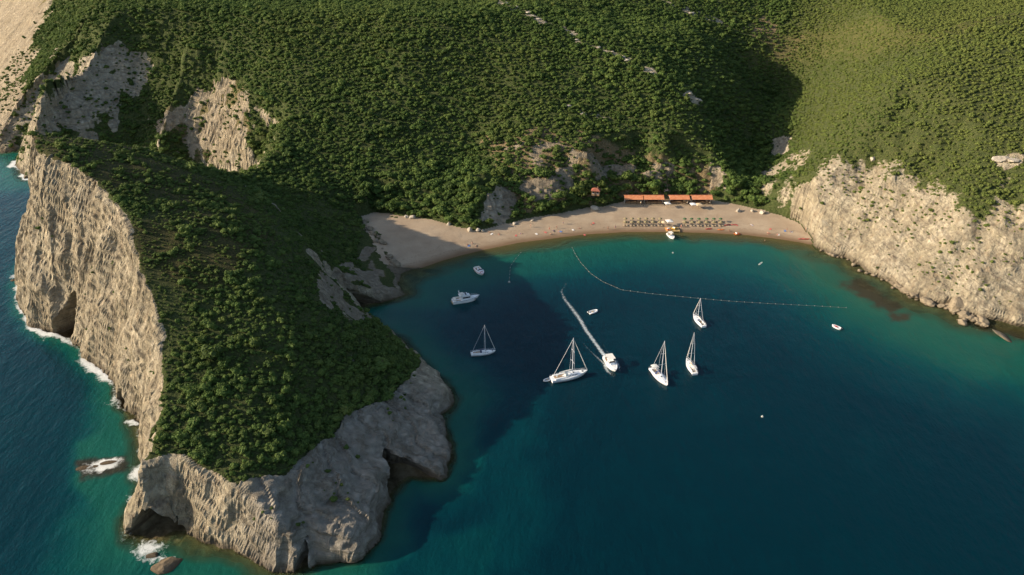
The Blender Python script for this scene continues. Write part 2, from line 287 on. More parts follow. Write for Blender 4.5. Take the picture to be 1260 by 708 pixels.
# ------------------------------------------------------------------ materials
class NB:
    def __init__(s, name):
        s.m = bpy.data.materials.new(name); s.m.use_nodes = True; s.t = s.m.node_tree; s.n = s.t.nodes
        s.b = s.n['Principled BSDF']; s.out = s.n['Material Output']
        s.pos = s.node('ShaderNodeNewGeometry').outputs['Position']
    def node(s, k, **kw):
        q = s.n.new(k)
        for a, v in kw.items(): setattr(q, a, v)
        return q
    def ln(s, a, b): s.t.links.new(a, b)
    def put(s, sock, v):
        if hasattr(v, 'is_linked') or isinstance(v, bpy.types.NodeSocket): s.ln(v, sock)
        else: sock.default_value = v if not isinstance(v, tuple) or len(v) != 3 or sock.type == 'VECTOR' else (*v, 1)
    def attr(s, name, typ='GEOMETRY'):
        q = s.node('ShaderNodeAttribute', attribute_name=name, attribute_type=typ); return q.outputs['Fac']
    def scale(s, v):
        q = s.node('ShaderNodeVectorMath', operation='MULTIPLY'); s.ln(s.pos, q.inputs[0]); q.inputs[1].default_value = v; return q.outputs[0]
    def noise(s, sc, det=4, rough=.55, vec=None, dist=0):
        q = s.node('ShaderNodeTexNoise'); s.ln(vec or s.pos, q.inputs['Vector']); q.inputs['Scale'].default_value = sc
        q.inputs['Detail'].default_value = det; q.inputs['Roughness'].default_value = rough; q.inputs['Distortion'].default_value = dist; return q.outputs['Fac']
    def ramp(s, f, stops):
        q = s.node('ShaderNodeValToRGB'); s.ln(f, q.inputs[0]); e = q.color_ramp.elements
        while len(e) < len(stops): e.new(.5)
        for k, (p, c) in enumerate(stops): e[k].position = p; e[k].color = (*c, 1) if isinstance(c, tuple) else (c, c, c, 1)
        return q.outputs[0]
    def mix(s, f, a, b, typ='MIX'):
        q = s.node('ShaderNodeMix', data_type='RGBA', blend_type=typ); s.put(q.inputs[0], f); s.put(q.inputs[6], a); s.put(q.inputs[7], b); return q.outputs[2]
    def math(s, op, a, b=0, c=0, clamp=False):
        q = s.node('ShaderNodeMath', operation=op, use_clamp=clamp); s.put(q.inputs[0], a); s.put(q.inputs[1], b); s.put(q.inputs[2], c); return q.outputs[0]
    def bump(s, h, st, dist, prev=None):
        q = s.node('ShaderNodeBump'); q.inputs['Strength'].default_value = st; q.inputs['Distance'].default_value = dist; s.ln(h, q.inputs['Height'])
        if prev is not None: s.ln(prev, q.inputs['Normal'])
        return q.outputs[0]
    def done(s, col, rough=.9, nrm=None, spec=.25, metal=0):
        s.put(s.b.inputs['Base Color'], col); s.put(s.b.inputs['Roughness'], rough); s.b.inputs['Specular IOR Level'].default_value = spec; s.b.inputs['Metallic'].default_value = metal
        if nrm is not None: s.ln(nrm, s.b.inputs['Normal'])
        return s.m
def plain(name, col, rough=.5, spec=.4, metal=0, var=.06):
    n = NB(name); q = n.noise(3.0, 3)
    c = n.mix(q, tuple(x*(1-var) for x in col), tuple(min(1, x*(1+var)) for x in col)); return n.done(c, rough, None, spec, metal)

def terrain_mat(name):
    n = NB(name)
    rk = n.attr('rock'); gr = n.attr('grass'); ye = n.attr('yellow'); gy = n.attr('grey')
    sx = n.node('ShaderNodeSeparateXYZ'); n.ln(n.pos, sx.inputs[0])
    z = sx.outputs[2]
    # rock
    n1 = n.noise(.09, 6, .6); n2 = n.noise(.55, 6, .65); n3 = n.noise(2.6, 4, .6)
    bed = n.node('ShaderNodeCombineXYZ'); n.ln(n.math('MULTIPLY', sx.outputs[0], .10), bed.inputs[0]); n.ln(n.math('MULTIPLY', sx.outputs[1], .10), bed.inputs[1])
    n.ln(n.math('MULTIPLY', n.math('ADD', z, n.math('ADD', n.math('MULTIPLY', sx.outputs[0], .20), n.math('MULTIPLY', sx.outputs[1], -.20))), 1.0), bed.inputs[2])
    st = n.noise(1.1, 5, .65, bed.outputs[0], .5)
    ver = n.noise(1.0, 5, .6, n.scale((.5, .5, .07)))
    c = n.ramp(n1, [(.3, (.36, .30, .20)), (.46, (.48, .405, .275)), (.6, (.57, .49, .35)), (.76, (.43, .33, .21))])
    c = n.mix(n.math('MULTIPLY', n.ramp(n2, [(.36, 1.0), (.5, 0.0)]), .75), c, (.27, .22, .155))
    c = n.mix(n.math('MULTIPLY', n.ramp(ver, [(.54, 0.0), (.68, 1.0)]), .42), c, (.34, .215, .115))
    c = n.mix(n.math('MULTIPLY', n.ramp(n.noise(.21, 6, .7), [(.58, 0.0), (.68, 1.0)]), .45), c, (.19, .18, .09))
    c = n.mix(n.math('MULTIPLY', n.ramp(n3, [(.55, 0.0), (.75, 1.0)]), .5), c, (.58, .52, .41))
    dj = n.node('ShaderNodeCombineXYZ'); dq = n.math('ADD', z, n.math('ADD', n.math('MULTIPLY', sx.outputs[0], .45), n.math('MULTIPLY', sx.outputs[1], -.45)))
    n.ln(n.math('MULTIPLY', sx.outputs[0], .22), dj.inputs[0]); n.ln(n.math('MULTIPLY', sx.outputs[1], .22), dj.inputs[1]); n.ln(n.math('MULTIPLY', dq, .05), dj.inputs[2]); jn = n.noise(1.0, 6, .68, dj.outputs[0], .3)
    c = n.mix(n.math('MULTIPLY', n.ramp(jn, [(.36, 1.0), (.44, 0.0)]), .6), c, (.16, .13, .095)); c = n.mix(n.math('MULTIPLY', n.ramp(jn, [(.56, 0.0), (.66, 1.0)]), .5), c, (.56, .49, .37))
    g = n.ramp(st, [(.3, (.13, .115, .095)), (.46, (.27, .245, .205)), (.54, (.34, .31, .265)), (.7, (.42, .385, .335))])
    c = n.mix(n.math('MULTIPLY', gy, .8), c, g)
    c = n.mix(n.math('MULTIPLY', n.ramp(st, [(.38, 1.0), (.46, 0.0)]), .55), c, (.17, .14, .105))
    wet = n.node('ShaderNodeMapRange'); n.ln(n.math('ADD', z, n.math('MULTIPLY', n2, -2.2)), wet.inputs[0]); wet.inputs[1].default_value = -.9; wet.inputs[2].default_value = 1.3; wet.inputs[3].default_value = 1; wet.inputs[4].default_value = 0
    c = n.mix(n.math('MULTIPLY', wet.outputs[0], .8), c, (.085, .06, .038))
    # soil, dry grass
    s1 = n.noise(.25, 5, .6); s2 = n.noise(1.4, 4, .65)
    soil = n.ramp(s2, [(.3, (.040, .060, .018)), (.5, (.068, .090, .028)), (.7, (.110, .115, .046))])
    grass = n.ramp(s1, [(.3, (.050, .055, .018)), (.5, (.088, .080, .028)), (.7, (.14, .108, .045))])
    grass = n.mix(n.ramp(s2, [(.4, .7), (.6, 0.0)]), grass, (.040, .048, .016))
    soil = n.mix(gr, soil, grass)
    bar = n.attr('bare'); soil = n.mix(n.math('MULTIPLY', bar, .9), soil, n.ramp(s2, [(.3, (.17, .115, .06)), (.55, (.30, .21, .12)), (.75, (.36, .27, .17))]))  # bare soil brown; on the cove flank it carries painted shade
    c = n.mix(n.math('MULTIPLY', bar, .6), c, n.ramp(s2, [(.3, (.16, .11, .065)), (.7, (.36, .27, .175))]))
    soil = n.mix(n.math('MULTIPLY', ye, .8), soil, n.ramp(s1, [(.3, (.085, .095, .028)), (.7, (.155, .14, .048))]))
    rf = n.math('ADD', rk, n.math('MULTIPLY', n.math('SUBTRACT', n2, .5), 1.1)); rf = n.ramp(rf, [(.42, 0.0), (.58, 1.0)])
    col = n.mix(rf, soil, c)
    rg = n.node('ShaderNodeTexNoise', noise_type='RIDGED_MULTIFRACTAL'); n.ln(n.scale((1, 1, .55)), rg.inputs[0]); rg.inputs['Scale'].default_value = .42; rg.inputs['Detail'].default_value = 6
    crk = n.ramp(rg.outputs[0], [(.0, 1.0), (.28, 0.0)]); col = n.mix(n.math('MULTIPLY', n.math('MULTIPLY', crk, rf), .38), col, (.12, .10, .07))
    nb = n.bump(n.math('ADD', n.noise(.8, 8, .7), n.math('MULTIPLY', rg.outputs[0], .35)), 1.0, 1.3); nb = n.bump(n.math('ADD', n.math('ADD', n.math('MULTIPLY', st, 1.0), n.math('MULTIPLY', jn, 1.4)), n.math('MULTIPLY', n3, .5)), .9, .8, nb)
    return n.done(col, .95, nb, .12)
M_land = terrain_mat('headland_ground')
def sand_mat():
    n = NB('beach_sand'); n1 = n.noise(.12, 5, .6); n2 = n.noise(2.2, 5, .7); n3 = n.noise(9, 3, .6)
    c = n.ramp(n1, [(.3, (.32, .24, .16)), (.5, (.385, .295, .20)), (.7, (.43, .34, .235))])
    c = n.mix(n.math('MULTIPLY', n.ramp(n2, [(.35, 1.0), (.55, 0.0)]), .35), c, (.25, .17, .115))
    c = n.mix(n.math('MULTIPLY', n.ramp(n3, [(.6, 0.0), (.75, 1.0)]), .3), c, (.5, .42, .33))
    sx = n.node('ShaderNodeSeparateXYZ'); n.ln(n.pos, sx.inputs[0])
    w = n.node('ShaderNodeMapRange'); n.ln(n.math('ADD', sx.outputs[2], n.math('MULTIPLY', n1, -.5)), w.inputs[0]); w.inputs[1].default_value = -.15; w.inputs[2].default_value = .25; w.inputs[3].default_value = 1; w.inputs[4].default_value = 0
    zz = n.math('ADD', sx.outputs[2], n.math('MULTIPLY', n.math('SUBTRACT', n.noise(.35, 4, .6), .5), .5))
    wr = n.ramp(zz, [(.40, 0.0), (.46, 1.0), (.52, 0.0), (.80, 0.0), (.86, .7), (.92, 0.0)])
    c = n.mix(n.math('MULTIPLY', n.math('MULTIPLY', wr, n.ramp(n.noise(1.3, 4, .7), [(.45, 0.0), (.6, 1.0)])), .7), c, (.17, .12, .075))
    c = n.mix(n.math('MULTIPLY', w.outputs[0], .85), c, (.16, .095, .05))
    return n.done(c, .95, n.bump(n2, .6, .25), .15)
M_sand = sand_mat()
def seabed_mat():
    n = NB('seabed_rock'); n1 = n.noise(.16, 6, .65); n2 = n.noise(.7, 5, .6)
    c = n.ramp(n1, [(.38, (.05, .035, .02)), (.5, (.14, .10, .055)), (.62, (.26, .20, .12))])
    c = n.mix(n.math('MULTIPLY', n2, .5), c, (.07, .06, .03)); return n.done(c, .9, n.bump(n2, .6, .5), .1)
M_bed = seabed_mat()
def sea_mat():
    n = NB('sea_water'); dp = n.attr('depth'); fo = n.attr('foam'); gl = n.attr('weed')
    big = n.noise(.03, 4, .6, None, .6); md = n.noise(.14, 5, .6)
    d = n.math('ADD', dp, n.math('MULTIPLY', n.math('SUBTRACT', big, .5), n.math('MULTIPLY', dp, .9)))
    d = n.math('ADD', d, n.math('MULTIPLY', n.math('SUBTRACT', md, .5), n.math('MULTIPLY', dp, .35)))
    f = n.math('DIVIDE', d, 26, clamp=True)
    c = n.ramp(f, [(0.0, (.12, .10, .045)), (.022, (.040, .082, .045)), (.065, (.007, .086, .060)), (.20, (.001, .053, .052)), (.40, (.0002, .032, .041)), (.65, (.0001, .0240, .0340)), (1.0, (.0001, .0175, .0270))])
    c = n.mix(n.math('MULTIPLY', gl, .9), c, (.035, .026, .014))
    wv = n.noise(1.0, 3, .6, n.scale((.55, .22, 1))); w2 = n.noise(1.0, 4, .65, n.scale((1.5, 1.0, 1))); w3 = n.noise(.07, 3, .5)
    h = n.math('ADD', n.math('MULTIPLY', wv, .55), n.math('MULTIPLY', w2, .3))
    nb = n.bump(n.math('ADD', h, n.math('MULTIPLY', n.noise(1.0, 3, .6, n.scale((.16, .07, 1))), 1.2)), .6, .55)
    fn = n.math('ADD', n.noise(.55, 6, .72, None, .8), n.math('MULTIPLY', n.noise(2.2, 4, .6), .35))
    ff = n.ramp(n.math('ADD', fo, n.math('SUBTRACT', fn, 1.0)), [(.06, 0.0), (.34, 1.0)])
    c = n.mix(ff, c, (.62, .64, .62))
    n.done(c, n.math('ADD', n.math('MULTIPLY', ff, .6), .10), nb, .22); n.b.inputs['IOR'].default_value = 1.33; n.b.inputs['Subsurface Weight'].default_value = 1.0; n.b.inputs['Subsurface Radius'].default_value = (1, 1, 1); n.b.inputs['Subsurface Scale'].default_value = 2.5
    tr = n.node('ShaderNodeBsdfTransparent'); tr.inputs[0].default_value = (.72, .80, .62, 1)
    mx = n.node('ShaderNodeMixShader'); op = n.ramp(n.math('ADD', n.math('MULTIPLY', dp, .42), ff), [(.0, .12), (.75, 1.0)])
    n.ln(op, mx.inputs[0]); n.ln(tr.outputs[0], mx.inputs[1]); n.ln(n.b.outputs[0], mx.inputs[2]); n.ln(mx.outputs[0], n.out.inputs[0])
    return n.m
M_sea = sea_mat()

# ------------------------------------------------------------------ setting: land, beach, seabed, sea
idx = np.arange(NX*NY).reshape(NY, NX)
QF = np.stack([idx[:-1, :-1].ravel(), idx[:-1, 1:].ravel(), idx[1:, 1:].ravel(), idx[1:, :-1].ravel()], 1)
fz = H[QF].max(1); fsand = SAND[QF].min(1)*(GR[QF].max(1) < .6) > 0; fhead = isH[QF].mean(1) >= .5; fdeep = H[QF].max(1) < -.25
GREY = np.clip(.55*_s*isH + tipk*sstep(.0, .5, (fx+75)/40+.3*fbm(fx/9, fy/9, seed=130)) + np.where(main & (PX > 560) & (PX < 700) & (PY > 205), .45, 0) + np.where(main & (PX > 55) & (PX < 170) & (PY < 175), .35, 0), 0, 1)  # grey rock; shade of back cliff and beach outcrop also put into it
def sub(name, sel, mat, label):
    f = QF[sel]; u, inv = np.unique(f, return_inverse=True); f = inv.reshape(f.shape)
    me = mesh_np(name, VP[u], f, mat, True, {'rock': ('POINT', ROCK[u]), 'grass': ('POINT', GRA[u]), 'yellow': ('POINT', YEL[u]), 'grey': ('POINT', GREY[u]), 'bare': ('POINT', BARE_SHADE[u])})
    me.polygons.foreach_set('use_smooth', (ROCK[QF[sel]].mean(1) < .5) | (H[QF[sel]].max(1) < 0))
    return tag(link(name, me), label=label, kind='structure')
keep = (fz > -9) | (sd[QF].max(1) > -40)
sub('headland', fhead & ~fsand & ~fdeep, M_land, 'rocky headland with cream cliffs and scrub on its tilted top')
sub('hillside', ~fhead & ~fsand & ~fdeep, M_land, 'green hillsides rising behind the beach with pale cliffs at the sea')
sub('beach', fsand, M_sand, 'curved sandy beach at the head of the bay')
sub('seabed', fdeep & ~fsand & keep, M_bed, 'sea floor along the shore')
# sea surface with its own depth, foam and weed values
SHAL = [([(95, 545), (140, 530), (180, 560), (178, 620), (140, 650), (95, 600)], 2.4, 14), ([(598, 640), (636, 560), (668, 590), (680, 650), (640, 700), (590, 700)], 12, 28), ([(440, 690), (520, 660), (620, 640), (600, 720), (430, 725)], 9.0, 14),
        ([(640, 470), (670, 480), (660, 540), (600, 580)], 13, 18), ([(200, 650), (330, 690), (320, 720), (200, 720)], 2.0, 12), ([(1050, 360), (1300, 410), (1300, 470), (1200, 450), (1080, 400)], 2.6, 22),
        ([(1000, 310), (1100, 350), (1080, 380), (1000, 340)], 1.6, 18)]
DEPTH = np.maximum(-H, 0.0)
sxp, syp, _ = proj(np.stack([fx, fy, 0*fx], 1))
for poly, dv, soft in SHAL:
    dd, _ = segdist(sxp, syp, poly, True); dd = np.where(inpoly(sxp, syp, poly), -dd, dd)
    k = sstep(soft, -soft*.5, dd+soft*.5*fbm(fx/8, fy/8, seed=140)); DEPTH = DEPTH*(1-k)+np.minimum(DEPTH, dv)*k
lw = sstep(-60, -150, fx)                                    # open sea on the left: a little paler water
DEPTH = np.where((fx < -60) & (sd < 0), np.minimum(DEPTH, 17+3*fbm(fx/40, fy/40, seed=141)), DEPTH)
cpx = np.array([c[0] for c in COAST]); 
west = sstep(-88, -100, fx)
fline = sstep(6.0, .2, -sd+3.2*fbm(fx/9, fy/9, oct=3, seed=142))*(sd < 1.5)
FOAM = sstep(2.6, .3, -sd+1.2*fbm(fx/3, fy/3, oct=2, seed=148))*(sd < 1)*west*.22 + fline*west*np.clip(.36+.75*fbm(fx/12, fy/12, seed=143), 0, 1) + fline*(1-west)*.16*(fx < -20)
fb = sstep(1.6, .1, -sd)*(fx > -60)*(fy > 290)*.12; FOAM = FOAM+fb
for (px, py, r, v) in [(114, 575, 24, .50), (137, 570, 20, .62), (182, 678, 24, .55), (205, 692, 20, .48), (20, 340, 16, .5), (160, 520, 14, .4)]:
    q = U(px, py); rr = r/4.0; FOAM += v*sstep(rr, rr*.2, np.hypot((fx-q[0])*.8, (fy-q[1])*1.1)+1.3*fbm(fx/2.5, fy/2.5, seed=144))*(sd < 1)
WEED = np.zeros(NX*NY)
for poly in [[(1035, 350), (1060, 345), (1110, 378), (1095, 385)], [(1190, 392), (1262, 405), (1300, 425), (1260, 418), (1200, 402)], [(1098, 385), (1118, 388), (1112, 396), (1098, 394)], [(95, 568), (155, 562), (160, 578), (100, 590)]]:
    dd, _ = segdist(sxp, syp, poly, True); dd = np.where(inpoly(sxp, syp, poly), -dd, dd); WEED = np.maximum(WEED, sstep(5, -3, dd+5*fbm(fx/3, fy/3, seed=146)))
ssel = (H[QF].min(1) < .8)
def sea():
    f = QF[ssel]; u, inv = np.unique(f, return_inverse=True); f = inv.reshape(f.shape)
    v = np.stack([fx[u], fy[u], 0*u], 1)
    me = mesh_np('sea', v, f, M_sea, True, {'depth': ('POINT', DEPTH[u]), 'foam': ('POINT', np.clip(FOAM[u], 0, 1)), 'weed': ('POINT', WEED[u])})
    tag(link('sea', me), label='deep teal sea filling the bay and the open water', kind='structure')
sea()
#@@VEG0
# ------------------------------------------------------------------ vegetation
def leaf_mat(name, dark, mid, light, warm):
    n = NB(name); oi = n.node('ShaderNodeObjectInfo'); rnd = oi.outputs['Random']; tint = n.attr('tint', 'INSTANCER'); lv = n.attr('leaf')
    reg = n.noise(.035, 4, .6)
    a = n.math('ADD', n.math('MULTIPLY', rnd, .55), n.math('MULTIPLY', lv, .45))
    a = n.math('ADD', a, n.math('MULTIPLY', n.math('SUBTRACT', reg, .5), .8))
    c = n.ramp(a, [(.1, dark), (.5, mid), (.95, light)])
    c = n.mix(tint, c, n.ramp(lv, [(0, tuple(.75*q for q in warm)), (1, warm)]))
    n.put(n.b.inputs['Base Color'], c); n.b.inputs['Roughness'].default_value = .75; n.b.inputs['Specular IOR Level'].default_value = .15
    tl = n.node('ShaderNodeBsdfTranslucent'); n.ln(n.mix(.5, c, (.10, .14, .02)), tl.inputs[0])
    mx = n.node('ShaderNodeMixShader'); mx.inputs[0].default_value = .22; n.ln(n.b.outputs[0], mx.inputs[1]); n.ln(tl.outputs[0], mx.inputs[2]); n.ln(mx.outputs[0], n.out.inputs[0])
    return n.m
M_leaf = leaf_mat('maquis_leaves', (.038, .066, .016), (.084, .136, .030), (.138, .186, .046), (.180, .210, .052))
M_bark = plain('bark', (.10, .075, .05), .9, .1)
def ico(sub):
    bm = bmesh.new(); bmesh.ops.create_icosphere(bm, subdivisions=sub, radius=1)
    v = np.array([q.co[:] for q in bm.verts]); f = np.array([[q.index for q in p.verts] for p in bm.faces]); bm.free(); return v, f
IV, IF = ico(2)
def crown_mesh(name, seed, nl, leaves, size, flat=.75, spread=.55):
    g = np.random.default_rng(seed); V, F, L = [], [], []; n0 = 0
    lobes = [(np.array([0, 0, .25*flat]), .62)]
    for k in range(nl):
        a = 2*math.pi*(k+g.uniform(-.3, .3))/nl; rr = spread*g.uniform(.7, 1.15)
        lobes.append((np.array([math.cos(a)*rr, math.sin(a)*rr, flat*g.uniform(-.12, .55)]), g.uniform(.30, .52)))
    tri = []
    for c, r in lobes:                                    # added dark inner hull that blocks light through the crown
        v = IV*(r*.80*(1+.28*vnoise(IV[:, 0]*2+seed, IV[:, 1]*2+c[0]*9, IV[:, 2]*2, seed))[:, None])*[1, 1, flat+.15]+c
        tri.append((v, IF)); 
    wts = np.array([r*r for _, r in lobes]); wts /= wts.sum()
    for k in range(leaves):
        c, r = lobes[g.choice(len(lobes), p=wts)]; d = g.normal(size=3); d[2] = abs(d[2])*.9-.25; d /= np.linalg.norm(d)
        p = c + d*r*g.uniform(.78, 1.12)*[1, 1, flat+.15]
        m = d + g.normal(size=3)*.55; m /= np.linalg.norm(m); t = np.cross(m, g.normal(size=3)); t /= np.linalg.norm(t); b = np.cross(m, t)
        s_ = size*g.uniform(.6, 1.25); lv = g.uniform()
        V += [p-t*s_, p-b*s_*.6+m*s_*.15, p+t*s_, p+b*s_*.6+m*s_*.15]; F.append([n0, n0+1, n0+2, n0+3]); L.append(lv); n0 += 4
    for v, f in tri:
        V += list(v); F += [[n0+a, n0+b, n0+c, n0+c] for a, b, c in f]; L += [.12]*len(f); n0 += len(v)  # low leaf value on the hull: inner crown shade put into the colour
    V = np.array(V); bm = bmesh.new(); vs = [bm.verts.new(q) for q in V]; lay = bm.faces.layers.float.new('leaf')
    for f, l in zip(F, L):
        q = bm.faces.new([vs[i] for i in (f if f[2] != f[3] else f[:3])]); q[lay] = l
    me = bpy.data.meshes.new(name); bm.to_mesh(me); bm.free(); me.materials.append(M_leaf); return me
def tube_np(p0, p1, r0, r1, n=6):
    p0, p1 = np.array(p0, float), np.array(p1, float); d = p1-p0; d /= np.linalg.norm(d); t = np.cross(d, [.3, .9, .2]); t /= np.linalg.norm(t); b = np.cross(d, t)
    a = np.arange(n)*2*math.pi/n; ring = np.cos(a)[:, None]*t+np.sin(a)[:, None]*b
    return np.r_[p0+ring*r0, p1+ring*r1], np.array([[i, (i+1) % n, n+(i+1) % n, n+i] for i in range(n)])
def trunk_mesh(name, seed, h=.8, r=.09):
    g = np.random.default_rng(seed); V, F = [], []; n0 = 0
    segs = [((0, 0, -.35), (.03, .02, h*.5), r, r*.7)]
    for k in range(4):
        a = k*1.6+g.uniform(0, .6); segs.append(((.03, .02, h*.45), (math.cos(a)*.4, math.sin(a)*.4, h*g.uniform(.75, 1.0)), r*.55, r*.2))
    for s_ in segs:
        v, f = tube_np(*s_, 5); V.append(v); F.append(f+n0); n0 += len(v)
    return mesh_np(name, np.concatenate(V), np.concatenate(F), M_bark)
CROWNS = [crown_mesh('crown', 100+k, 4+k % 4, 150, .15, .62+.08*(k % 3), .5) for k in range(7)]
TRUNKS = [trunk_mesh('trunk', 300+k) for k in range(3)]
# where things can grow: values of the land looked up at any point
def lut(A, x, y):
    i = np.clip(np.searchsorted(GX, x)-1, 0, NX-2); j = np.clip(np.searchsorted(GY, y)-1, 0, NY-2)
    a = (x-GX[i])/(GX[i+1]-GX[i]); b = (y-GY[j])/(GY[j+1]-GY[j]); A = A.reshape(NY, NX)
    return (A[j, i]*(1-a)+A[j, i+1]*a)*(1-b)+(A[j+1, i]*(1-a)+A[j+1, i+1]*a)*b
def ground(x, y): return float(lut(VP[:, 2], np.array([x]), np.array([y]))[0])
fin = lambda A: A.astype(float)
HUTZONE = [tuple(U(px, py, 3)[:2]) for px, py in [(764, 243), (880, 243), (884, 262), (760, 262)]]
def scatter(x0, x1, y0, y1, step):
    nx, ny = int((x1-x0)/step), int((y1-y0)/step)
    a, b = np.meshgrid(np.arange(nx), np.arange(ny)); a = a+.5*(b % 2)
    x = x0+(a+rng.uniform(-.42, .42, a.shape))*step; y = y0+(b+rng.uniform(-.42, .42, a.shape))*step
    return x.ravel(), y.ravel()
# hillside
x, y = scatter(-360, 370, 215, 640, 2.1)
h = lut(H, x, y); px, py, pf = proj(np.stack([x, y, h+1], 1)); rk = lut(ROCK, x, y); ye = lut(YEL, x, y); sl = lut(GR, x, y); sa = lut(fin(SAND), x, y); mh = lut(fin(isH), x, y)
cl = fbm(x/9, y/9, oct=3, seed=200)
right = sstep(955, 1000, px)*(x > 100)
kr = sstep(.12, .85, rk); dens = kr*np.clip(.22+1.5*cl+.42*sstep(8, 26, h)*right, .04, .9)*(h > 3) + (1-kr)*(.95-.15*ye+.35*np.minimum(cl+.18, 0))
dens = dens*(1-.8*np.where(px > 850, lut(BARE_SHADE, x, y), 0))
dens = np.where(sl > np.where(right > .5, 3.2, 2.2), dens*.25, dens)
dens = np.where((rk > .35) & (px < 170), np.where(px < 62, np.where(py > 60, .40, .06), np.clip(.30+1.1*cl, .04, .8)), dens)
bank_v = inpoly(px, py, ROCKP[3]); dens = np.where(bank_v, np.maximum(dens, np.clip(.42+1.1*cl, 0, 1)), dens)
ok = (mh < .5) & (sa < .02) & (h > 1.6) & (px > -90) & (px < 1360) & (py > -70) & (rng.uniform(size=x.shape) < dens) & ~inpoly(x, y, HUTZONE)
r = np.clip(rng.lognormal(.27, .30, x.shape), .65, 2.9)*(1+.3*fbm(x/18, y/18, seed=203))
r = np.where(rk > .35, np.clip(rng.lognormal(-.2, .4, x.shape), .4, 1.9), r); r = r*(1-.30*right-.15*ye)
low = (h < 16) & (px > 440) & (px < 945) & (rk < .5); r = np.where(low, r*rng.uniform(1.15, 1.65, x.shape), r)
tint = np.clip(.11+.54*right+.40*ye+.3*fbm(x/40, y/40, oct=3, seed=204)+rng.normal(0, .09, x.shape)-.05*low+.42*(rng.uniform(size=x.shape) < .07), 0, .95)
surf = lambda x, y: [lut(VP[:, k], x, y) for k in range(3)]
hill_pts = [*surf(x[ok], y[ok])]+[q[ok] for q in (r, tint)]
x, y = scatter(-330, 340, 215, 600, 1.9)                       # finer scrub on the sunny right hill
h = lut(H, x, y); px, py, pf = proj(np.stack([x, y, h+1], 1)); rk = lut(ROCK, x, y); ye = lut(YEL, x, y); mh = lut(fin(SAND), x, y); right = sstep(955, 1000, px)
ok = (mh < .02) & (h > 3) & (px < 1360) & (py > -70) & (rk < .6) & (lut(fin(isH), x, y) < .5) & (px > -60) & (rng.uniform(size=x.shape) < .56+.1*right) & ~inpoly(x, y, HUTZONE)
r = rng.uniform(.55, 1.15, x.shape); tint = np.clip(.13+.50*right+.40*ye+.25*fbm(x/40, y/40, oct=3, seed=204)+rng.normal(0, .10, x.shape), 0, .95)
hill_pts = [np.concatenate([a, q[ok]]) for a, q in zip(hill_pts, (x, y, h, r, tint))]
# headland
x, y = scatter(-206, -18, 134, 345, 1.12)
h = lut(H, x, y); px, py, pf = proj(np.stack([x, y, h+.6], 1)); rk = lut(ROCK, x, y); gra = lut(GRA, x, y); mh = lut(fin(isH), x, y); sl = lut(GR, x, y)
cl = fbm(x/6.5, y/6.5, oct=3, seed=210)
DENSE = [(203, 470), (330, 360), (440, 400), (500, 470), (470, 495), (400, 535), (330, 585), (250, 570), (205, 535)]
dn, _ = segdist(px, py, DENSE, True); dn = np.where(inpoly(px, py, DENSE), 40, -dn); dk = sstep(-90, 20, dn+30*fbm(x/14, y/14, oct=3, seed=213))
dens = np.clip(.74+1.6*cl-.30*gra+.3*sstep(240, 420, px), .06, 1)*(1-dk)+dk*np.clip(.78+.6*cl, .3, 1)
dens = np.where(rk > .4, np.clip(.02+.35*cl, 0, .22)*(h > 6), dens); dens = np.where(sl > 2.2, dens*.2, dens)
ok = (mh > .5) & (h > 3.0) & (rng.uniform(size=x.shape) < dens*.8)
r = np.clip(rng.lognormal(-.36, .40, x.shape), .33, 1.8)*(1+.22*dk)*(1+.4*fbm(x/12, y/12, seed=211)); r = np.where(rk > .4, r*.7, r)
big = rng.uniform(size=x.shape) < .03; r = np.where(big, r*1.7, r)
tint = np.clip(.05+.25*gra*(1-dk)+.12*dk*(cl > .1)+.2*fbm(x/15, y/15, seed=212)+rng.normal(0, .10, x.shape)+.4*(rng.uniform(size=x.shape) < .06), 0, .8)
head_pts = [*surf(x[ok], y[ok])]+[q[ok] for q in (r, tint)]

x, y = scatter(-206, -18, 134, 345, .95)                      # low tangle between the bushes
h = lut(H, x, y); rk = lut(ROCK, x, y); gra = lut(GRA, x, y)
ok = (lut(fin(isH), x, y) > .5) & (h > 3) & (rk < .35) & (rng.uniform(size=x.shape) < .55-.3*gra)
r = rng.uniform(.22, .55, x.shape); tint = np.clip(.12+.35*gra+.2*fbm(x/15, y/15, seed=212)+rng.normal(0, .12, x.shape), 0, .85)
low_pts = [*surf(x[ok], y[ok])]+[q[ok] for q in (r, tint)]

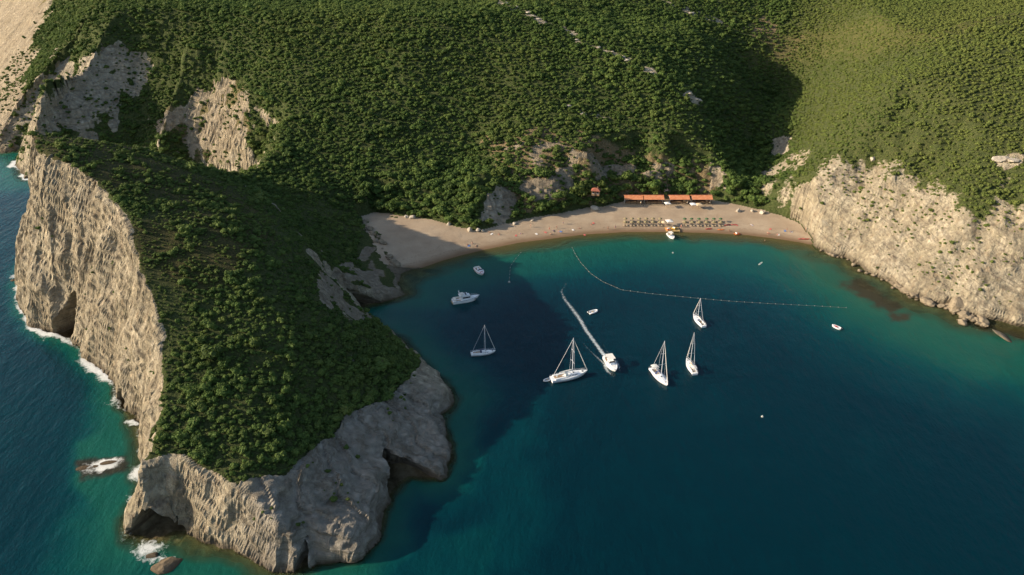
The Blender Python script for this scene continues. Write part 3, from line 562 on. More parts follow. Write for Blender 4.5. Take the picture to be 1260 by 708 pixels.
PROTO = bpy.data.collections.new('shrub_kinds')               # kept out of the scene: only seen through the scrub
for k, me in enumerate(CROWNS):
    o = bpy.data.objects.new('shrub_kind', me); PROTO.objects.link(o)
def gn_scatter(name, pts, label, cat):
    x, y, h, r, tint = pts; n = len(x)
    me = bpy.data.meshes.new(name); me.vertices.add(n); me.vertices.foreach_set('co', np.stack([x, y, h+.18*r], 1).astype(np.float32).ravel())
    def at(nm, typ, val, key='value'):
        a = me.attributes.new(nm, typ, 'POINT'); a.data.foreach_set(key, np.asarray(val).ravel())
    at('tint', 'FLOAT', tint.astype(np.float32)); at('kind', 'INT', rng.integers(0, len(CROWNS), n).astype(np.int32))
    sc = np.stack([r*rng.uniform(.85, 1.2, n), r*rng.uniform(.85, 1.2, n), r*rng.uniform(.75, 1.15, n)], 1); at('size', 'FLOAT_VECTOR', sc.astype(np.float32), 'vector')
    at('turn', 'FLOAT_VECTOR', np.stack([rng.normal(0, .14, n), rng.normal(0, .14, n), rng.uniform(0, 6.28, n)], 1).astype(np.float32), 'vector')
    o = link(name, me); tag(o, label, cat, None, 'stuff')
    g = bpy.data.node_groups.new(name, 'GeometryNodeTree'); g.interface.new_socket('Geometry', in_out='INPUT', socket_type='NodeSocketGeometry'); g.interface.new_socket('Geometry', in_out='OUTPUT', socket_type='NodeSocketGeometry')
    N = g.nodes; gi = N.new('NodeGroupInput'); go = N.new('NodeGroupOutput'); ip = N.new('GeometryNodeInstanceOnPoints'); ci_ = N.new('GeometryNodeCollectionInfo')
    ci_.inputs['Collection'].default_value = PROTO; ci_.inputs['Separate Children'].default_value = True; ci_.inputs['Reset Children'].default_value = True
    def na(nm, typ):
        q = N.new('GeometryNodeInputNamedAttribute'); q.data_type = typ; q.inputs['Name'].default_value = nm; return q.outputs['Attribute']
    L = g.links; L.new(gi.outputs[0], ip.inputs['Points']); L.new(ci_.outputs[0], ip.inputs['Instance']); ip.inputs['Pick Instance'].default_value = True
    L.new(na('kind', 'INT'), ip.inputs['Instance Index']); L.new(na('size', 'FLOAT_VECTOR'), ip.inputs['Scale'])
    e2r = N.new('FunctionNodeEulerToRotation'); L.new(na('turn', 'FLOAT_VECTOR'), e2r.inputs[0]); L.new(e2r.outputs[0], ip.inputs['Rotation'])
    L.new(ip.outputs[0], go.inputs[0])
    md = o.modifiers.new('scatter', 'NODES'); md.node_group = g
    return o
def shrub(kind, x, y, h, r, tint, label, cat, group):
    t = empty(kind, (x, y, h), rng.uniform(0, 6.28)); tag(t, label, cat, group)
    c = link('crown', CROWNS[int(rng.integers(0, 7))], t); c['tint'] = float(tint); k = link('trunk', TRUNKS[int(rng.integers(0, 3))], t)
    c.location = (0, 0, .18*r+ (0.25*r if kind == 'tree' else 0)); c.scale = (r*rng.uniform(.9, 1.2), r*rng.uniform(.9, 1.2), r*rng.uniform(.85, 1.15)); k.scale = (r, r, r)
    return t
# the largest headland shrubs as things of their own, labelled by place and look
x, y, h, r, tint = head_pts; px, py, pf = proj(np.stack([x, y, h+r*.5], 1)); okv = (y < 300) & (lut(ROCK, x, y) < .6)
order = np.argsort(-(r/pf)*okv)[:290]; rest = np.ones(len(x), bool); rest[order] = False
for i in order:
    if py[i] > 540: zone = 'at the front edge of the scrub above the headland tip' if px[i] > 260 else 'at the front left corner of the headland scrub above the arch'
    elif py[i] > 470: zone = 'at the left of the thick scrub by the cliff edge' if px[i] < 270 else ('in the middle of the thick scrub near the headland tip' if px[i] < 370 else 'at the right of the thick scrub above the grey rock')
    elif px[i] < 250 - (470-py[i])*.45: zone = 'near the western cliff edge of the headland'
    elif px[i] > 330: zone = 'on the shaded eastern slope of the headland above the bay'
    else: zone = 'on the tilted top of the headland'
    look = ('olive' if tint[i] > .16 else 'dark green'); sz = ('broad' if r[i] > 1.75 else 'rounded')
    shrub('shrub', x[i], y[i], h[i], r[i], tint[i], f'{sz} {look} shrub {zone}', 'shrub', f'{sz} {look} shrubs {zone}')
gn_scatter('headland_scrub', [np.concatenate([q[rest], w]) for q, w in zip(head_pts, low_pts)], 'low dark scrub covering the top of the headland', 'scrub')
# trees along the back of the beach
x, y, h, r, tint = hill_pts; px, py, pf = proj(np.stack([x, y, h+r*.5], 1)); bd, _ = segdist(x, y, BEACH, True)
front = (bd < 9) & (px > 440) & (px < 1000) & (h < 12) & (r > 1.3)
order = np.where(front)[0]; order = order[np.argsort(-r[order])][:110]; rest = np.ones(len(x), bool); rest[order] = False
for i in order:
    zone = 'at the left end of the beach' if px[i] < 600 else ('below the rock bank behind the beach' if px[i] < 760 else ('behind the orange roofs' if px[i] < 885 else 'at the right end of the beach'))
    shrub('tree', x[i], y[i], h[i], r[i]*1.12, tint[i], f'leafy {"olive" if tint[i] > .16 else "dark green"} tree {zone}', 'tree', f'{"olive" if tint[i] > .16 else "dark green"} trees {zone}')
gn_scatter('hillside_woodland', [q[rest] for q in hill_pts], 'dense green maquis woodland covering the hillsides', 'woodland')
#@@VEG1
#@@OBJ0
# ------------------------------------------------------------------ things: shape helpers
class MB:
    def __init__(s): s.v = []; s.f = []
    def add(s, v, f):
        n = len(s.v); s.v += [tuple(map(float, q)) for q in v]; s.f += [[n+i for i in p] for p in f]; return s
    def box(s, c, d, taper=1.0, rz=0):
        x, y, z = d[0]/2, d[1]/2, d[2]/2; V = []
        for sz, k in ((-1, 1), (1, taper)):
            for sx, sy in ((-1, -1), (1, -1), (1, 1), (-1, 1)):
                a, b = sx*x*k, sy*y*k; V.append((c[0]+a*math.cos(rz)-b*math.sin(rz), c[1]+a*math.sin(rz)+b*math.cos(rz), c[2]+sz*z))
        return s.add(V, [[3, 2, 1, 0], [4, 5, 6, 7], [0, 1, 5, 4], [1, 2, 6, 5], [2, 3, 7, 6], [3, 0, 4, 7]])
    def tube(s, pts, r, n=6, cap=True):
        pts = [Vector(p) for p in pts]; rs = r if isinstance(r, (list, tuple)) else [r]*len(pts); V = []; F = []
        for i, p in enumerate(pts):
            d = (pts[min(i+1, len(pts)-1)]-pts[max(i-1, 0)]).normalized(); t = d.cross(Vector((.21, .13, 1)) if abs(d.z) < .95 else Vector((1, .1, 0))).normalized(); b = d.cross(t)
            for k in range(n):
                a = 2*math.pi*k/n; V.append(p+(t*math.cos(a)+b*math.sin(a))*rs[i])
        for i in range(len(pts)-1):
            for k in range(n): F.append([i*n+k, i*n+(k+1) % n, (i+1)*n+(k+1) % n, (i+1)*n+k])
        if cap: F += [list(range(n))[::-1], [(len(pts)-1)*n+k for k in range(n)]]
        return s.add(V, F)
    def lathe(s, prof, n=12, c=(0, 0, 0), sx=1, sy=1):
        V = []; F = []
        for r, z in prof:
            for k in range(n):
                a = 2*math.pi*k/n; V.append((c[0]+r*sx*math.cos(a), c[1]+r*sy*math.sin(a), c[2]+z))
        for i in range(len(prof)-1):
            for k in range(n): F.append([i*n+k, i*n+(k+1) % n, (i+1)*n+(k+1) % n, (i+1)*n+k])
        F += [list(range(n))[::-1], [(len(prof)-1)*n+k for k in range(n)]]
        return s.add(V, F)
    def loft(s, rings, close=True, caps=True):
        n = len(rings[0]); V = [p for r in rings for p in r]; F = []
        for i in range(len(rings)-1):
            for k in range(n if close else n-1): F.append([i*n+k, i*n+(k+1) % n, (i+1)*n+(k+1) % n, (i+1)*n+k])
        if caps: F += [list(range(n))[::-1], [(len(rings)-1)*n+k for k in range(n)]]
        return s.add(V, F)
    def build(s, name, mat, parent=None, smooth=False):
        me = bpy.data.meshes.new(name); me.from_pydata(s.v, [], s.f); bm = bmesh.new(); bm.from_mesh(me)
        bmesh.ops.recalc_face_normals(bm, faces=bm.faces); bm.to_mesh(me); bm.free()
        if smooth:
            for p in me.polygons: p.use_smooth = True
        me.materials.append(mat); return link(name, me, parent)
def copy_tree(o, parent=None):
    c = o.copy(); COL.objects.link(c)
    if parent is not None: c.parent = parent
    for ch in list(o.children): copy_tree(ch, c)
    return c
M = {k: plain(k, *a) for k, a in dict(gelcoat=((.82, .82, .80), .3), teak=((.36, .25, .15), .7), navy=((.02, .035, .10), .6), alloy=((.62, .63, .65), .35), dark_glass=((.015, .02, .028), .12), canvas=((.74, .70, .62), .85), tan_canvas=((.62, .46, .28), .85),
     wire=((.55, .56, .58), .4), rubber=((.70, .70, .69), .6), grey_rubber=((.28, .29, .31), .6), engine=((.03, .03, .035), .4), red=((.42, .03, .025), .5), antifoul=((.05, .08, .16), .7), yellow=((.75, .45, .05), .45), orange=((.72, .20, .05), .6), white=((.8, .8, .78), .6),
     wood=((.27, .17, .09), .8), pale_wood=((.42, .32, .2), .8), straw=((.24, .20, .105), .95), green_cloth=((.055, .11, .045), .85), wall=((.62, .57, .49), .9), dark_wood=((.07, .045, .03), .8), skin=((.50, .28, .19), .6), tan_skin=((.34, .18, .115), .6), hair=((.03, .02, .014), .7), swim_red=((.5, .04, .04), .7),
     swim_blue=((.04, .09, .35), .7), swim_black=((.02, .02, .025), .7), towel_red=((.55, .12, .10), .95), towel_blue=((.10, .2, .45), .95), towel_white=((.72, .68, .62), .95), cushion=((.42, .33, .22), .9), pale_green=((.45, .52, .40), .7), float_white=((.42, .42, .37), .5), rope=((.20, .20, .17), .9)).items()}
def roof_mat(name, a, b):
    n = NB(name); w = n.node('ShaderNodeTexWave', wave_type='BANDS', bands_direction='X'); n.ln(n.node('ShaderNodeTexCoord').outputs['Object'], w.inputs[0]); w.inputs['Scale'].default_value = 1.3; w.inputs['Distortion'].default_value = .4
    q = n.noise(.9, 5, .65); q2 = n.noise(5, 3, .6); c = n.mix(n.ramp(q, [(.35, 0.0), (.65, 1.0)]), a, b); c = n.mix(n.math('MULTIPLY', n.ramp(q2, [(.55, 0.0), (.7, 1.0)]), .5), c, tuple(.55*t for t in a)); return n.done(c, .85, n.bump(w.outputs['Fac'], .6, .06), .2)
M_roof = roof_mat('orange_roofing', (.58, .20, .085), (.70, .30, .15)); M_roof2 = roof_mat('old_red_roofing', (.26, .08, .05), (.36, .14, .09))

# ------------------------------------------------------------------ boats
def hull_rings(L, B, fb, draft, full=.42, transom=.72, rake=.09, n=15, sheer=.28):
    rings = []; edge = []
    for i in range(n):
        t = i/(n-1); b = B/2*(transom+(1-transom)*sstep(0, full, np.array(t)))*(1 if t < full else max(.012, 1-((t-full)/(1-full))**2.1))
        z = fb*(1+sheer*max(0, t-.25)**1.5/.65); x = -L/2+L*t; dr = draft*(1-.85*t**3)*(.55+.45*min(1, t*4))
        xb = rake*L*t**4
        pr = [(x, b, z), (x-xb*.4, b*.97, z*.45), (x-xb*.8, b*.86, 0), (x-xb, b*.45, -dr*.7), (x-xb, 0, -dr)]
        rings.append(pr+[(p[0], -p[1], p[2]) for p in pr[-2::-1]]); edge.append((x, float(b), float(z)))
    return rings, edge
def deck_part(edge, mat, root, name='deck', drop=.05, inset=.94):
    m = MB(); V = []; 
    for x, b, z in edge: V += [(x, b*inset, z-drop), (x, b*inset*.5, z-drop+.05*b), (x, 0, z-drop+.07*b), (x, -b*inset*.5, z-drop+.05*b), (x, -b*inset, z-drop)]
    F = [[i*5+k, i*5+k+1, (i+1)*5+k+1, (i+1)*5+k] for i in range(len(edge)-1) for k in range(4)]
    return m.add(V, F).build(name, mat, root)
def rail_part(edge, root, i0, i1, h=.6, name='guard_rail', mat=None):
    m = MB()
    for sgn in (1, -1):
        pts = [(x, sgn*b*.95, z+h) for x, b, z in edge[i0:i1]]; m.tube(pts, .025, 4)
        for x, b, z in edge[i0:i1:2]: m.tube([(x, sgn*b*.95, z-.05), (x, sgn*b*.95, z+h)], .02, 4)
    return m.build(name, mat or M['alloy'], root)
def sailboat(stern, bow, top, label, cover='navy', bim='canvas', sprit='navy', strip='antifoul'):
    a, b = U(*stern), U(*bow); mid = (a+b)/2; L = float(np.hypot(*(b-a)[:2])); az = math.atan2(b[1]-a[1], b[0]-a[0])
    root = empty('sailboat', (mid[0], mid[1], 0), az); tag(root, label, 'sailboat', 'sailboats anchored in the bay')
    B = L*.30; fb = .085*L*.95; rings, e = hull_rings(L, B, fb, L*.05)
    h = MB().loft(rings).build('hull', M['gelcoat'], root, False)
    st = MB()
    for sgn in (1, -1): st.tube([(r[1][0], sgn*(r[1][1]+.012), r[1][2]*.75) for r in rings], .045, 4)
    st.build('stripe', M[strip], h)
    deck_part(e, M['gelcoat'], root)
    sc = L/12.0
    # coachroof with windows
    cr = []
    for t, w, hh in ((-.08, .50, .05), (-.075, .50, .46), (.02, .48, .50), (.14, .42, .42), (.24, .30, .28), (.31, .18, .05)):
        x = t*L; y = w*B/2*1.25; cr.append([(x, y, fb*1.0), (x, y*.86, fb+hh*sc), (x, 0, fb+hh*sc*1.12), (x, -y*.86, fb+hh*sc), (x, -y, fb)])
    ca = MB().loft(cr).build('coachroof', M['gelcoat'], root)
    w = MB()
    for sgn in (1, -1):
        for t in (-.03, .06, .15): w.box((t*L, sgn*B*(.285-.20*max(0, t)), fb+.27*sc), (.85*sc, .05, .16*sc), 1, -sgn*.06*(1+6*max(t, 0)))
    w.build('window', M['dark_glass'], ca)
    hb = MB(); hb.box((.36*L, 0, fb*1.2+.06), (.55*sc, .55*sc, .08)); hb.box((.10*L, 0, fb+.57*sc), (.5*sc, .5*sc, .07)); hb.build('hatch', M['dark_glass'], ca)
    ck = MB(); ck.box((-.26*L, 0, fb-.0), (.30*L, B*.42, .16)); ck.build('cockpit_floor', M['teak'], root)
    bn = MB()
    for sgn in (1, -1): bn.box((-.26*L, sgn*B*.29, fb+.16), (.32*L, B*.13, .34))
    bn.build('cockpit_bench', M['gelcoat'], root)
    wh = MB(); wh.tube([(-.35*L, .45*sc*math.cos(q), fb+.85*sc+.45*sc*math.sin(q)) for q in np.linspace(0, 6.283, 13)], .035, 4); wh.box((-.34*L, 0, fb+.4*sc), (.22, .25, .9*sc)); wh.build('steering_wheel', M['alloy'], root)
    # rig
    mx = .08*L; mp = mid[:2]+mx*np.array([math.cos(az), math.sin(az)]); mh = max(1.05*L, min(zat(top[1], mp[1]), 1.5*L))
    r0 = .125*sc
    ms = MB().tube([(mx, 0, fb), (mx-.02*L*.2, 0, mh*.5), (mx-.012*L, 0, mh)], [r0, r0, r0*.75], 8).build('mast', M['alloy'], root)
    sp = MB()
    for zf, wd in ((.40, .42), (.68, .32)): sp.tube([(mx-.15, wd*B*.9, mh*zf-.05), (mx, 0, mh*zf), (mx-.15, -wd*B*.9, mh*zf-.05)], .055*sc, 5)
    sp.build('spreader', M['alloy'], ms)
    bl = .36*L; zb = fb+1.25*sc
    bo = MB().tube([(mx-.15, 0, zb), (mx-bl, 0, zb+.12)], .10*sc, 6).build('boom', M['alloy'], root)
    MB().tube([(mx-.3, 0, zb+.35*sc), (mx-.5, 0, zb+.30*sc), (mx-bl*.6, 0, zb+.28*sc), (mx-bl*.97, 0, zb+.24*sc)], [.13*sc, .24*sc, .19*sc, .09*sc], 7).build('sail_cover', M[cover], bo)
    tp = (mx-.012*L, 0, mh*.985); bx = .485*L; bz = fb*1.3
    MB().tube([tp, (bx, 0, bz)], .045, 4).build('forestay', M['wire'], root)
    f0 = Vector((bx, 0, bz)); f1 = Vector(tp); MB().tube([f0.lerp(f1, .03), f0.lerp(f1, .12), f0.lerp(f1, .6), f0.lerp(f1, .93)], [.05*sc, .125*sc, .10*sc, .045*sc], 7).build('furled_sail', M['canvas'], root)
    MB().tube([tp, (-.48*L, 0, fb)], .045, 4).build('backstay', M['wire'], root)
    for sgn in (1, -1):
        MB().tube([tp, (mx-.15, sgn*.32*B*.9, mh*.68), (mx-.15, sgn*.42*B*.9, mh*.40), (mx-.25, sgn*B*.46, fb)], .035, 4).build('shroud', M['wire'], root)
    # canvas
    sh = []
    for q in np.linspace(0, math.pi, 7): sh.append((math.cos(q)*B*.33, math.sin(q)*.75*sc))
    MB().loft([[(-.07*L, y, fb+.40*sc+z) for y, z in sh], [(-.105*L, y*1.03, fb+.36*sc+z*1.25) for y, z in sh], [(-.14*L, y*1.03, fb+.36*sc+z*1.3) for y, z in sh]], False, False).build('sprayhood', M[sprit], root)
    if bim:
        bb = MB()
        bb.loft([[(-.22*L, y*B*.36, fb+1.95*sc+.16*(1-y*y)) for y in (-1, -.5, 0, .5, 1)]+[(-.22*L, y*B*.36, fb+1.90*sc+.16*(1-y*y)) for y in (1, .5, 0, -.5, -1)], [(-.42*L, y*B*.34, fb+1.95*sc+.14*(1-y*y)) for y in (-1, -.5, 0, .5, 1)]+[(-.42*L, y*B*.34, fb+1.90*sc+.14*(1-y*y)) for y in (1, .5, 0, -.5, -1)]])
        bq = bb.build('bimini', M[bim], root); fr = MB()
        for sgn in (1, -1):
            for x in (-.23, -.41): fr.tube([(-.32*L, sgn*B*.38, fb), (x*L, sgn*B*.35, fb+1.93*sc)], .025, 4)
        fr.build('bimini_frame', M['alloy'], bq)
    rail_part(e, root, 0, len(e)-1, .55)
    pu = MB(); k = e[-3]; pu.tube([(k[0], k[1], k[2]+.6), (L*.49, 0, e[-1][2]+.65), (k[0], -k[1], k[2]+.6)], .03, 5)
    for y in (1, -1): pu.tube([(k[0], y*k[1]*.9, k[2]-.05), (k[0], y*k[1], k[2]+.6)], .03, 4)
    pu.build('pulpit', M['alloy'], root)
    rd = MB(); rd.box((-.44*L, 0, -.35), (.35, .06, 1.0)); rd.build('rudder', M['antifoul'], root)
    return root
sailboat((678, 469.4), (722.8, 459.4), (705.8, 416), 'large white sailboat with bare mast and long stays, dinghy tied at its stern', 'canvas', None, 'canvas')
sailboat((579.6, 437.2), (610, 433.8), (596.4, 400), 'sailboat lying in the headland shadow, dim grey white, bow to the right', 'navy', None, 'navy')
sailboat((801.7, 455), (821.5, 476.5), (820.5, 420), 'white sailboat pointing its bow down right, nearest the open water', 'navy', 'canvas', 'navy')
sailboat((855, 462), (844.4, 443.5), (853, 408), 'white sailboat with tan gear on deck, between two other sailboats', 'tan_canvas', 'canvas', 'tan_canvas')
sailboat((866, 403.5), (852.6, 388.5), (859, 366.8), 'white sailboat nearest the buoy line, farthest right of the sailboats', 'canvas', None, 'navy')

def dinghy(stern, bow, label, group, tube='rubber', inner='grey_rubber', L=None, motor=True, red=False):
    a, b = U(*stern), U(*bow); mid = (a+b)/2; L = L or float(np.hypot(*(b-a)[:2])); az = math.atan2(b[1]-a[1], b[0]-a[0])
    root = empty('dinghy', (mid[0], mid[1], 0), az); tag(root, label, 'dinghy', group); B = L*.46; r = L*.065
    pts = [(-L*.5, B*.40, r), (-L*.2, B*.42, r), (L*.15, B*.40, r*1.1), (L*.34, B*.26, r*1.4), (L*.44, 0, r*1.7)]
    pts = pts+[(p[0], -p[1], p[2]) for p in pts[-2::-1]]
    MB().tube(pts, [r*.75]+[r]*(len(pts)-2)+[r*.75], 8).build('tube', M[tube], root, True)
    fl = [(-L*.46, B*.36, r*.5), (L*.12, B*.36, r*.5), (L*.32, B*.22, r*.6), (L*.40, 0, r*.8), (L*.32, -B*.22, r*.6), (L*.12, -B*.36, r*.5), (-L*.46, -B*.36, r*.5)]
    MB().loft([[(x, y, z-.12) for x, y, z in fl], fl]).build('floor', M[inner], root)
    MB().box((-L*.44, 0, r*1.1), (.08, B*.72, r*1.7)).build('transom', M['gelcoat'], root)
    MB().box((-L*.05, 0, r*1.5), (L*.11, B*.72, .06)).build('thwart', M['red'] if red else M['pale_wood'], root)
    if motor:
        m = MB(); m.box((-L*.52, 0, r*3.0), (.36, .30, .42), .8); m.box((-L*.52, 0, r*.4), (.16, .12, .9)); m.build('outboard_motor', M['engine'], root)
    if red: MB().box((L*.12, 0, r*1.5), (L*.2, B*.35, r*1.6), .85).build('console', M['red'], root)
    return root
dinghy((677, 466.8), (669.5, 469.6), 'small grey white dinghy tied behind the largest sailboat', 'dinghies on the bay', 'rubber', 'grey_rubber', 3.1)
dinghy((724, 386.4), (735.7, 382.8), 'small white dinghy lying above the wake of the motorboat', 'dinghies on the bay', 'rubber', 'rubber', 4.2)
dinghy((1035, 406), (1023.6, 400.8), 'white dinghy with dark red seat, alone on the right of the bay', 'dinghies on the bay', 'rubber', 'rubber', None, True, True)

def motorboat(stern, bow, label, kind, L=None, wscale=.36, canopy=None, red=False):
    a, b = U(*stern), U(*bow); mid = (a+b)/2; L = L or float(np.hypot(*(b-a)[:2])); az = math.atan2(b[1]-a[1], b[0]-a[0])
    root = empty('motorboat', (mid[0], mid[1], 0), az); tag(root, label, 'motorboat', 'motorboats in the bay'); B = L*wscale; fb = .115*L; rings, e = hull_rings(L, B, fb, L*.05, .45, .9, .16, 13, .45)
    h = MB().loft(rings).build('hull', M['gelcoat'], root)
    rb = MB()
    for sgn in (1, -1): rb.tube([(x, sgn*(bb+.015), z-.12) for x, bb, z in e], .05, 4)
    rb.build('rubbing_strake', M['navy'] if kind != 'small' else M['red'], h)
    deck_part(e, M['gelcoat'], root, 'deck', .04, .95)
    s = L/8
    MB().box((-.24*L, 0, fb-.02), (.40*L, B*.66, .14)).build('cockpit_floor', M['teak'], root)
    st = MB(); st.box((-.42*L, 0, fb+.25*s), (.08*L, B*.7, .5*s)); st.box((-.24*L, B*.33, fb+.22*s), (.26*L, B*.12, .42*s)); st.build('cockpit_seat', M['canvas'], root)
    MB().box((.27*L, 0, fb*1.17+.05), (.20*L, B*.46, .10), .9).build('sun_pad', M['canvas'] if not red else M['red'], root)
    def house(x0, x1, w, z0, hh, name, taper_f=.45):
        y = w/2; return MB().loft([[(x0, y, z0), (x1, y*.8, z0), (x1, -y*.8, z0), (x0, -y, z0)], [(x0+.02*L, y*.86, z0+hh), (x1-hh*taper_f*2, y*.72, z0+hh), (x1-hh*taper_f*2, -y*.72, z0+hh), (x0+.02*L, -y*.86, z0+hh)]]).build(name, M['gelcoat'], root)
    if kind == 'yacht':
        c = house(-.20*L, .26*L, B*.78, fb*.98, .15*L, 'cabin'); w = MB()
        for sgn in (1, -1): w.box((-.01*L, sgn*B*.372, fb+.085*L), (.27*L, .05, .05*L)); w.box((.33*L, sgn*B*.36, fb*.75), (.10*L, .05, .03*L), 1, -sgn*.25)
        w.box((.155*L, 0, fb+.105*L), (.02*L, B*.50, .05*L)); w.build('window', M['dark_glass'], c)
        MB().box((-.10*L, 0, fb+.165*L), (.32*L, B*.70, .025*L)).build('flybridge', M['gelcoat'], root)
        f = MB(); f.box((-.02*L, 0, fb+.20*L), (.03*L, B*.55, .06*L)); f.build('windscreen', M['dark_glass'], root)
        f = MB(); f.box((-.15*L, 0, fb+.20*L), (.10*L, B*.5, .05*L)); f.build('flybridge_seat', M['canvas'], root)
        t = MB(); t.tube([(-.22*L, B*.30, fb+.16*L), (-.25*L, B*.27, fb+.30*L), (-.25*L, -B*.27, fb+.30*L), (-.22*L, -B*.30, fb+.16*L)], .08, 5); t.tube([(-.25*L, 0, fb+.30*L), (-.25*L, 0, fb+.38*L)], .05, 5); t.build('radar_arch', M['gelcoat'], root)
        MB().box((-.50*L, 0, fb*.35), (.07*L, B*.8, .12)).build('swim_platform', M['teak'], root)
    else:
        c = house(-.06*L, .16*L, B*.62, fb*.98, .10*L, 'cabin', .3); w = MB(); w.box((.085*L, 0, fb+.10*L), (.03*L, B*.5, .09*L)); 
        for sgn in (1, -1): w.box((.03*L, sgn*B*.30, fb+.07*L), (.12*L, .04, .05*L))
        w.build('windscreen', M['dark_glass'], c)
        if canopy:
            cp_ = MB(); cp_.box((-.12*L, 0, fb+.23*L), (.36*L, B*.74, .05)); q = cp_.build('canopy', M[canopy], root); fr = MB()
            for sx in (-.28, .04):
                for sgn in (1, -1): fr.tube([(sx*L, sgn*B*.36, fb), (sx*L, sgn*B*.34, fb+.23*L)], .03, 4)
            fr.build('canopy_frame', M['alloy'], q)
        m = MB(); m.box((-.53*L, 0, fb*.95), (.07*L, .36, .55), .8); m.box((-.53*L, 0, .1), (.18, .14, .9)); m.build('outboard_motor', M['engine'], root)
    rail_part(e, root, 7, len(e)-1, .45*s, 'bow_rail')
    pp = MB(); pp.tube([(-.1*L, 0, fb+.1*L), (-.1*L, 0, fb+.2*L)], .05, 4)
    return root
motorboat((556.8, 373.4), (590, 367.8), 'white motor yacht with flybridge lying at the edge of the headland shadow', 'yacht', None, .30)
motorboat((586.2, 331), (594.6, 340.4), 'small white motorboat moored off the left end of the beach', 'small', None, .42, None, True)
mbt = motorboat((746, 441.5), (758.2, 460), 'white motorboat under way at the head of a long foam wake', 'cruiser', None, .36, 'canvas')
motorboat((822.5, 289.0), (829, 295.2), 'white tour boat with pale canopy landed bow out at the middle of the beach', 'landed', 6.0, .40, 'canvas')

# foam wake of the moving boat
def wake_mat():
    n = NB('wake_foam'); k = n.attr('foam'); q = n.math('ADD', n.math('MULTIPLY', n.noise(.9, 5, .7, None, .5), .8), n.math('MULTIPLY', n.noise(3.1, 4, .65), .45))
    n.done((.66, .72, .72), .8, None, .2); tr = n.node('ShaderNodeBsdfTransparent'); mx = n.node('ShaderNodeMixShader')
    f = n.ramp(n.math('ADD', k, n.math('SUBTRACT', q, .95)), [(.10, 0.0), (.75, .95)]); n.ln(f, mx.inputs[0]); n.ln(tr.outputs[0], mx.inputs[1]); n.ln(n.b.outputs[0], mx.inputs[2]); n.ln(mx.outputs[0], n.out.inputs[0]); return n.m
M_wake = wake_mat()
def ribbon(pts, widths, vals, seg=3.0):
    P_ = []; 
    for i in range(len(pts)-1):
        a, b = U(*pts[i])[:2], U(*pts[i+1])[:2]; n = max(2, int(np.hypot(*(b-a))/seg))
        for k in range(n): t = k/n; P_.append((*(a*(1-t)+b*t), widths[i]*(1-t)+widths[i+1]*t, vals[i]*(1-t)+vals[i+1]*t))
    P_.append((*U(*pts[-1])[:2], widths[-1], vals[-1])); P_ = np.array(P_); V = []; A = []; F = []
    d = np.gradient(P_[:, :2], axis=0); d /= np.linalg.norm(d, axis=1)[:, None]
    for (x, y, w, v), (dx, dy) in zip(P_, d):
        for s_, k in ((-1, 0), (-.5, .66), (0, 1), (.5, .66), (1, 0)): V.append((x-dy*w*s_/2, y+dx*w*s_/2, .03)); A.append(v*k)
    for i in range(len(P_)-1): F += [[i*5+k, i*5+k+1, (i+1)*5+k+1, (i+1)*5+k] for k in range(4)]
    return V, F, A
V, F, A = [], [], []
for pts, ws, vs in [([(753, 452), (746, 441), (735, 426), (722, 408), (712, 391), (703, 379), (695, 369), (690.5, 359), (697, 349), (694, 342)], [2.8, 2.7, 2.5, 2.7, 3.0, 3.0, 2.8, 2.5, 2.3, 2.2], [1.1, 1.0, .86, .82, .78, .72, .62, .52, .42, .25]),
                    ([(748, 452), (738, 443), (728, 434), (718, 423), (709, 411)], [2.2, 1.8, 1.5, 1.4, 1.2], [.8, .6, .5, .42, .2]), ([(760, 453), (752, 440), (743, 426), (733, 413)], [2.2, 1.8, 1.5, 1.2], [.7, .5, .42, .2]),
                    ([(744, 449), (748, 458), (757, 464)], [3.0, 2.6, 1.5], [.75, .7, .3]), ([(757, 444), (762, 452), (762, 460)], [3.0, 2.4, 1.5], [.75, .7, .3])]:
    v, f, a = ribbon(pts, ws, vs); F += [[q+len(V) for q in p] for p in f]; V += [(x, y, .03+.006*len(A)/300) for x, y, z in v]; A += a
tag(link('boat_wake', mesh_np('boat_wake', V, F, M_wake, True, {'foam': ('POINT', A)})), 'long white foam wake trailing behind the moving motorboat', 'wake', None, 'stuff')

# buoys and the lines of floats that close off the bathing water
def float_line(pts, step, label):
    w = [U(*p)[:2] for p in pts]; root = empty('buoy_line', (w[0][0], w[0][1], 0)); tag(root, label, 'buoy line', 'float lines off the beach')
    o = Vector((w[0][0], w[0][1], 0)); MB().tube([Vector((*q, .03))-o for q in w], .035, 5).build('rope', M['rope'], root); fm = None; acc = 0
    for a, b in zip(w[:-1], w[1:]):
        L = np.hypot(*(b-a)); s_ = acc
        while s_ < L:
            q = a+(b-a)*s_/L
            if fm is None:
                ob = MB().lathe([(.03, -.13), (.10, -.09), (.13, 0), (.10, .09), (.03, .13)], 8).build('float', M['float_white'], root, True); fm = ob.data
            else: ob = link('float', fm, root)
            ob.location = Vector((q[0], q[1], .05))-o; s_ += step
        acc = s_-L
float_line([(704, 305), (708, 313), (715, 324), (727, 337), (742, 347), (765, 357), (800, 361.5), (850, 366.5), (900, 371), (950, 374), (1000, 376.5), (1042, 379)], 2.9, 'long line of small floats curving across the bay from the beach')
float_line([(641, 311), (635, 318), (628, 328), (626.5, 346)], 3.0, 'short line of floats hanging off the left part of the beach')
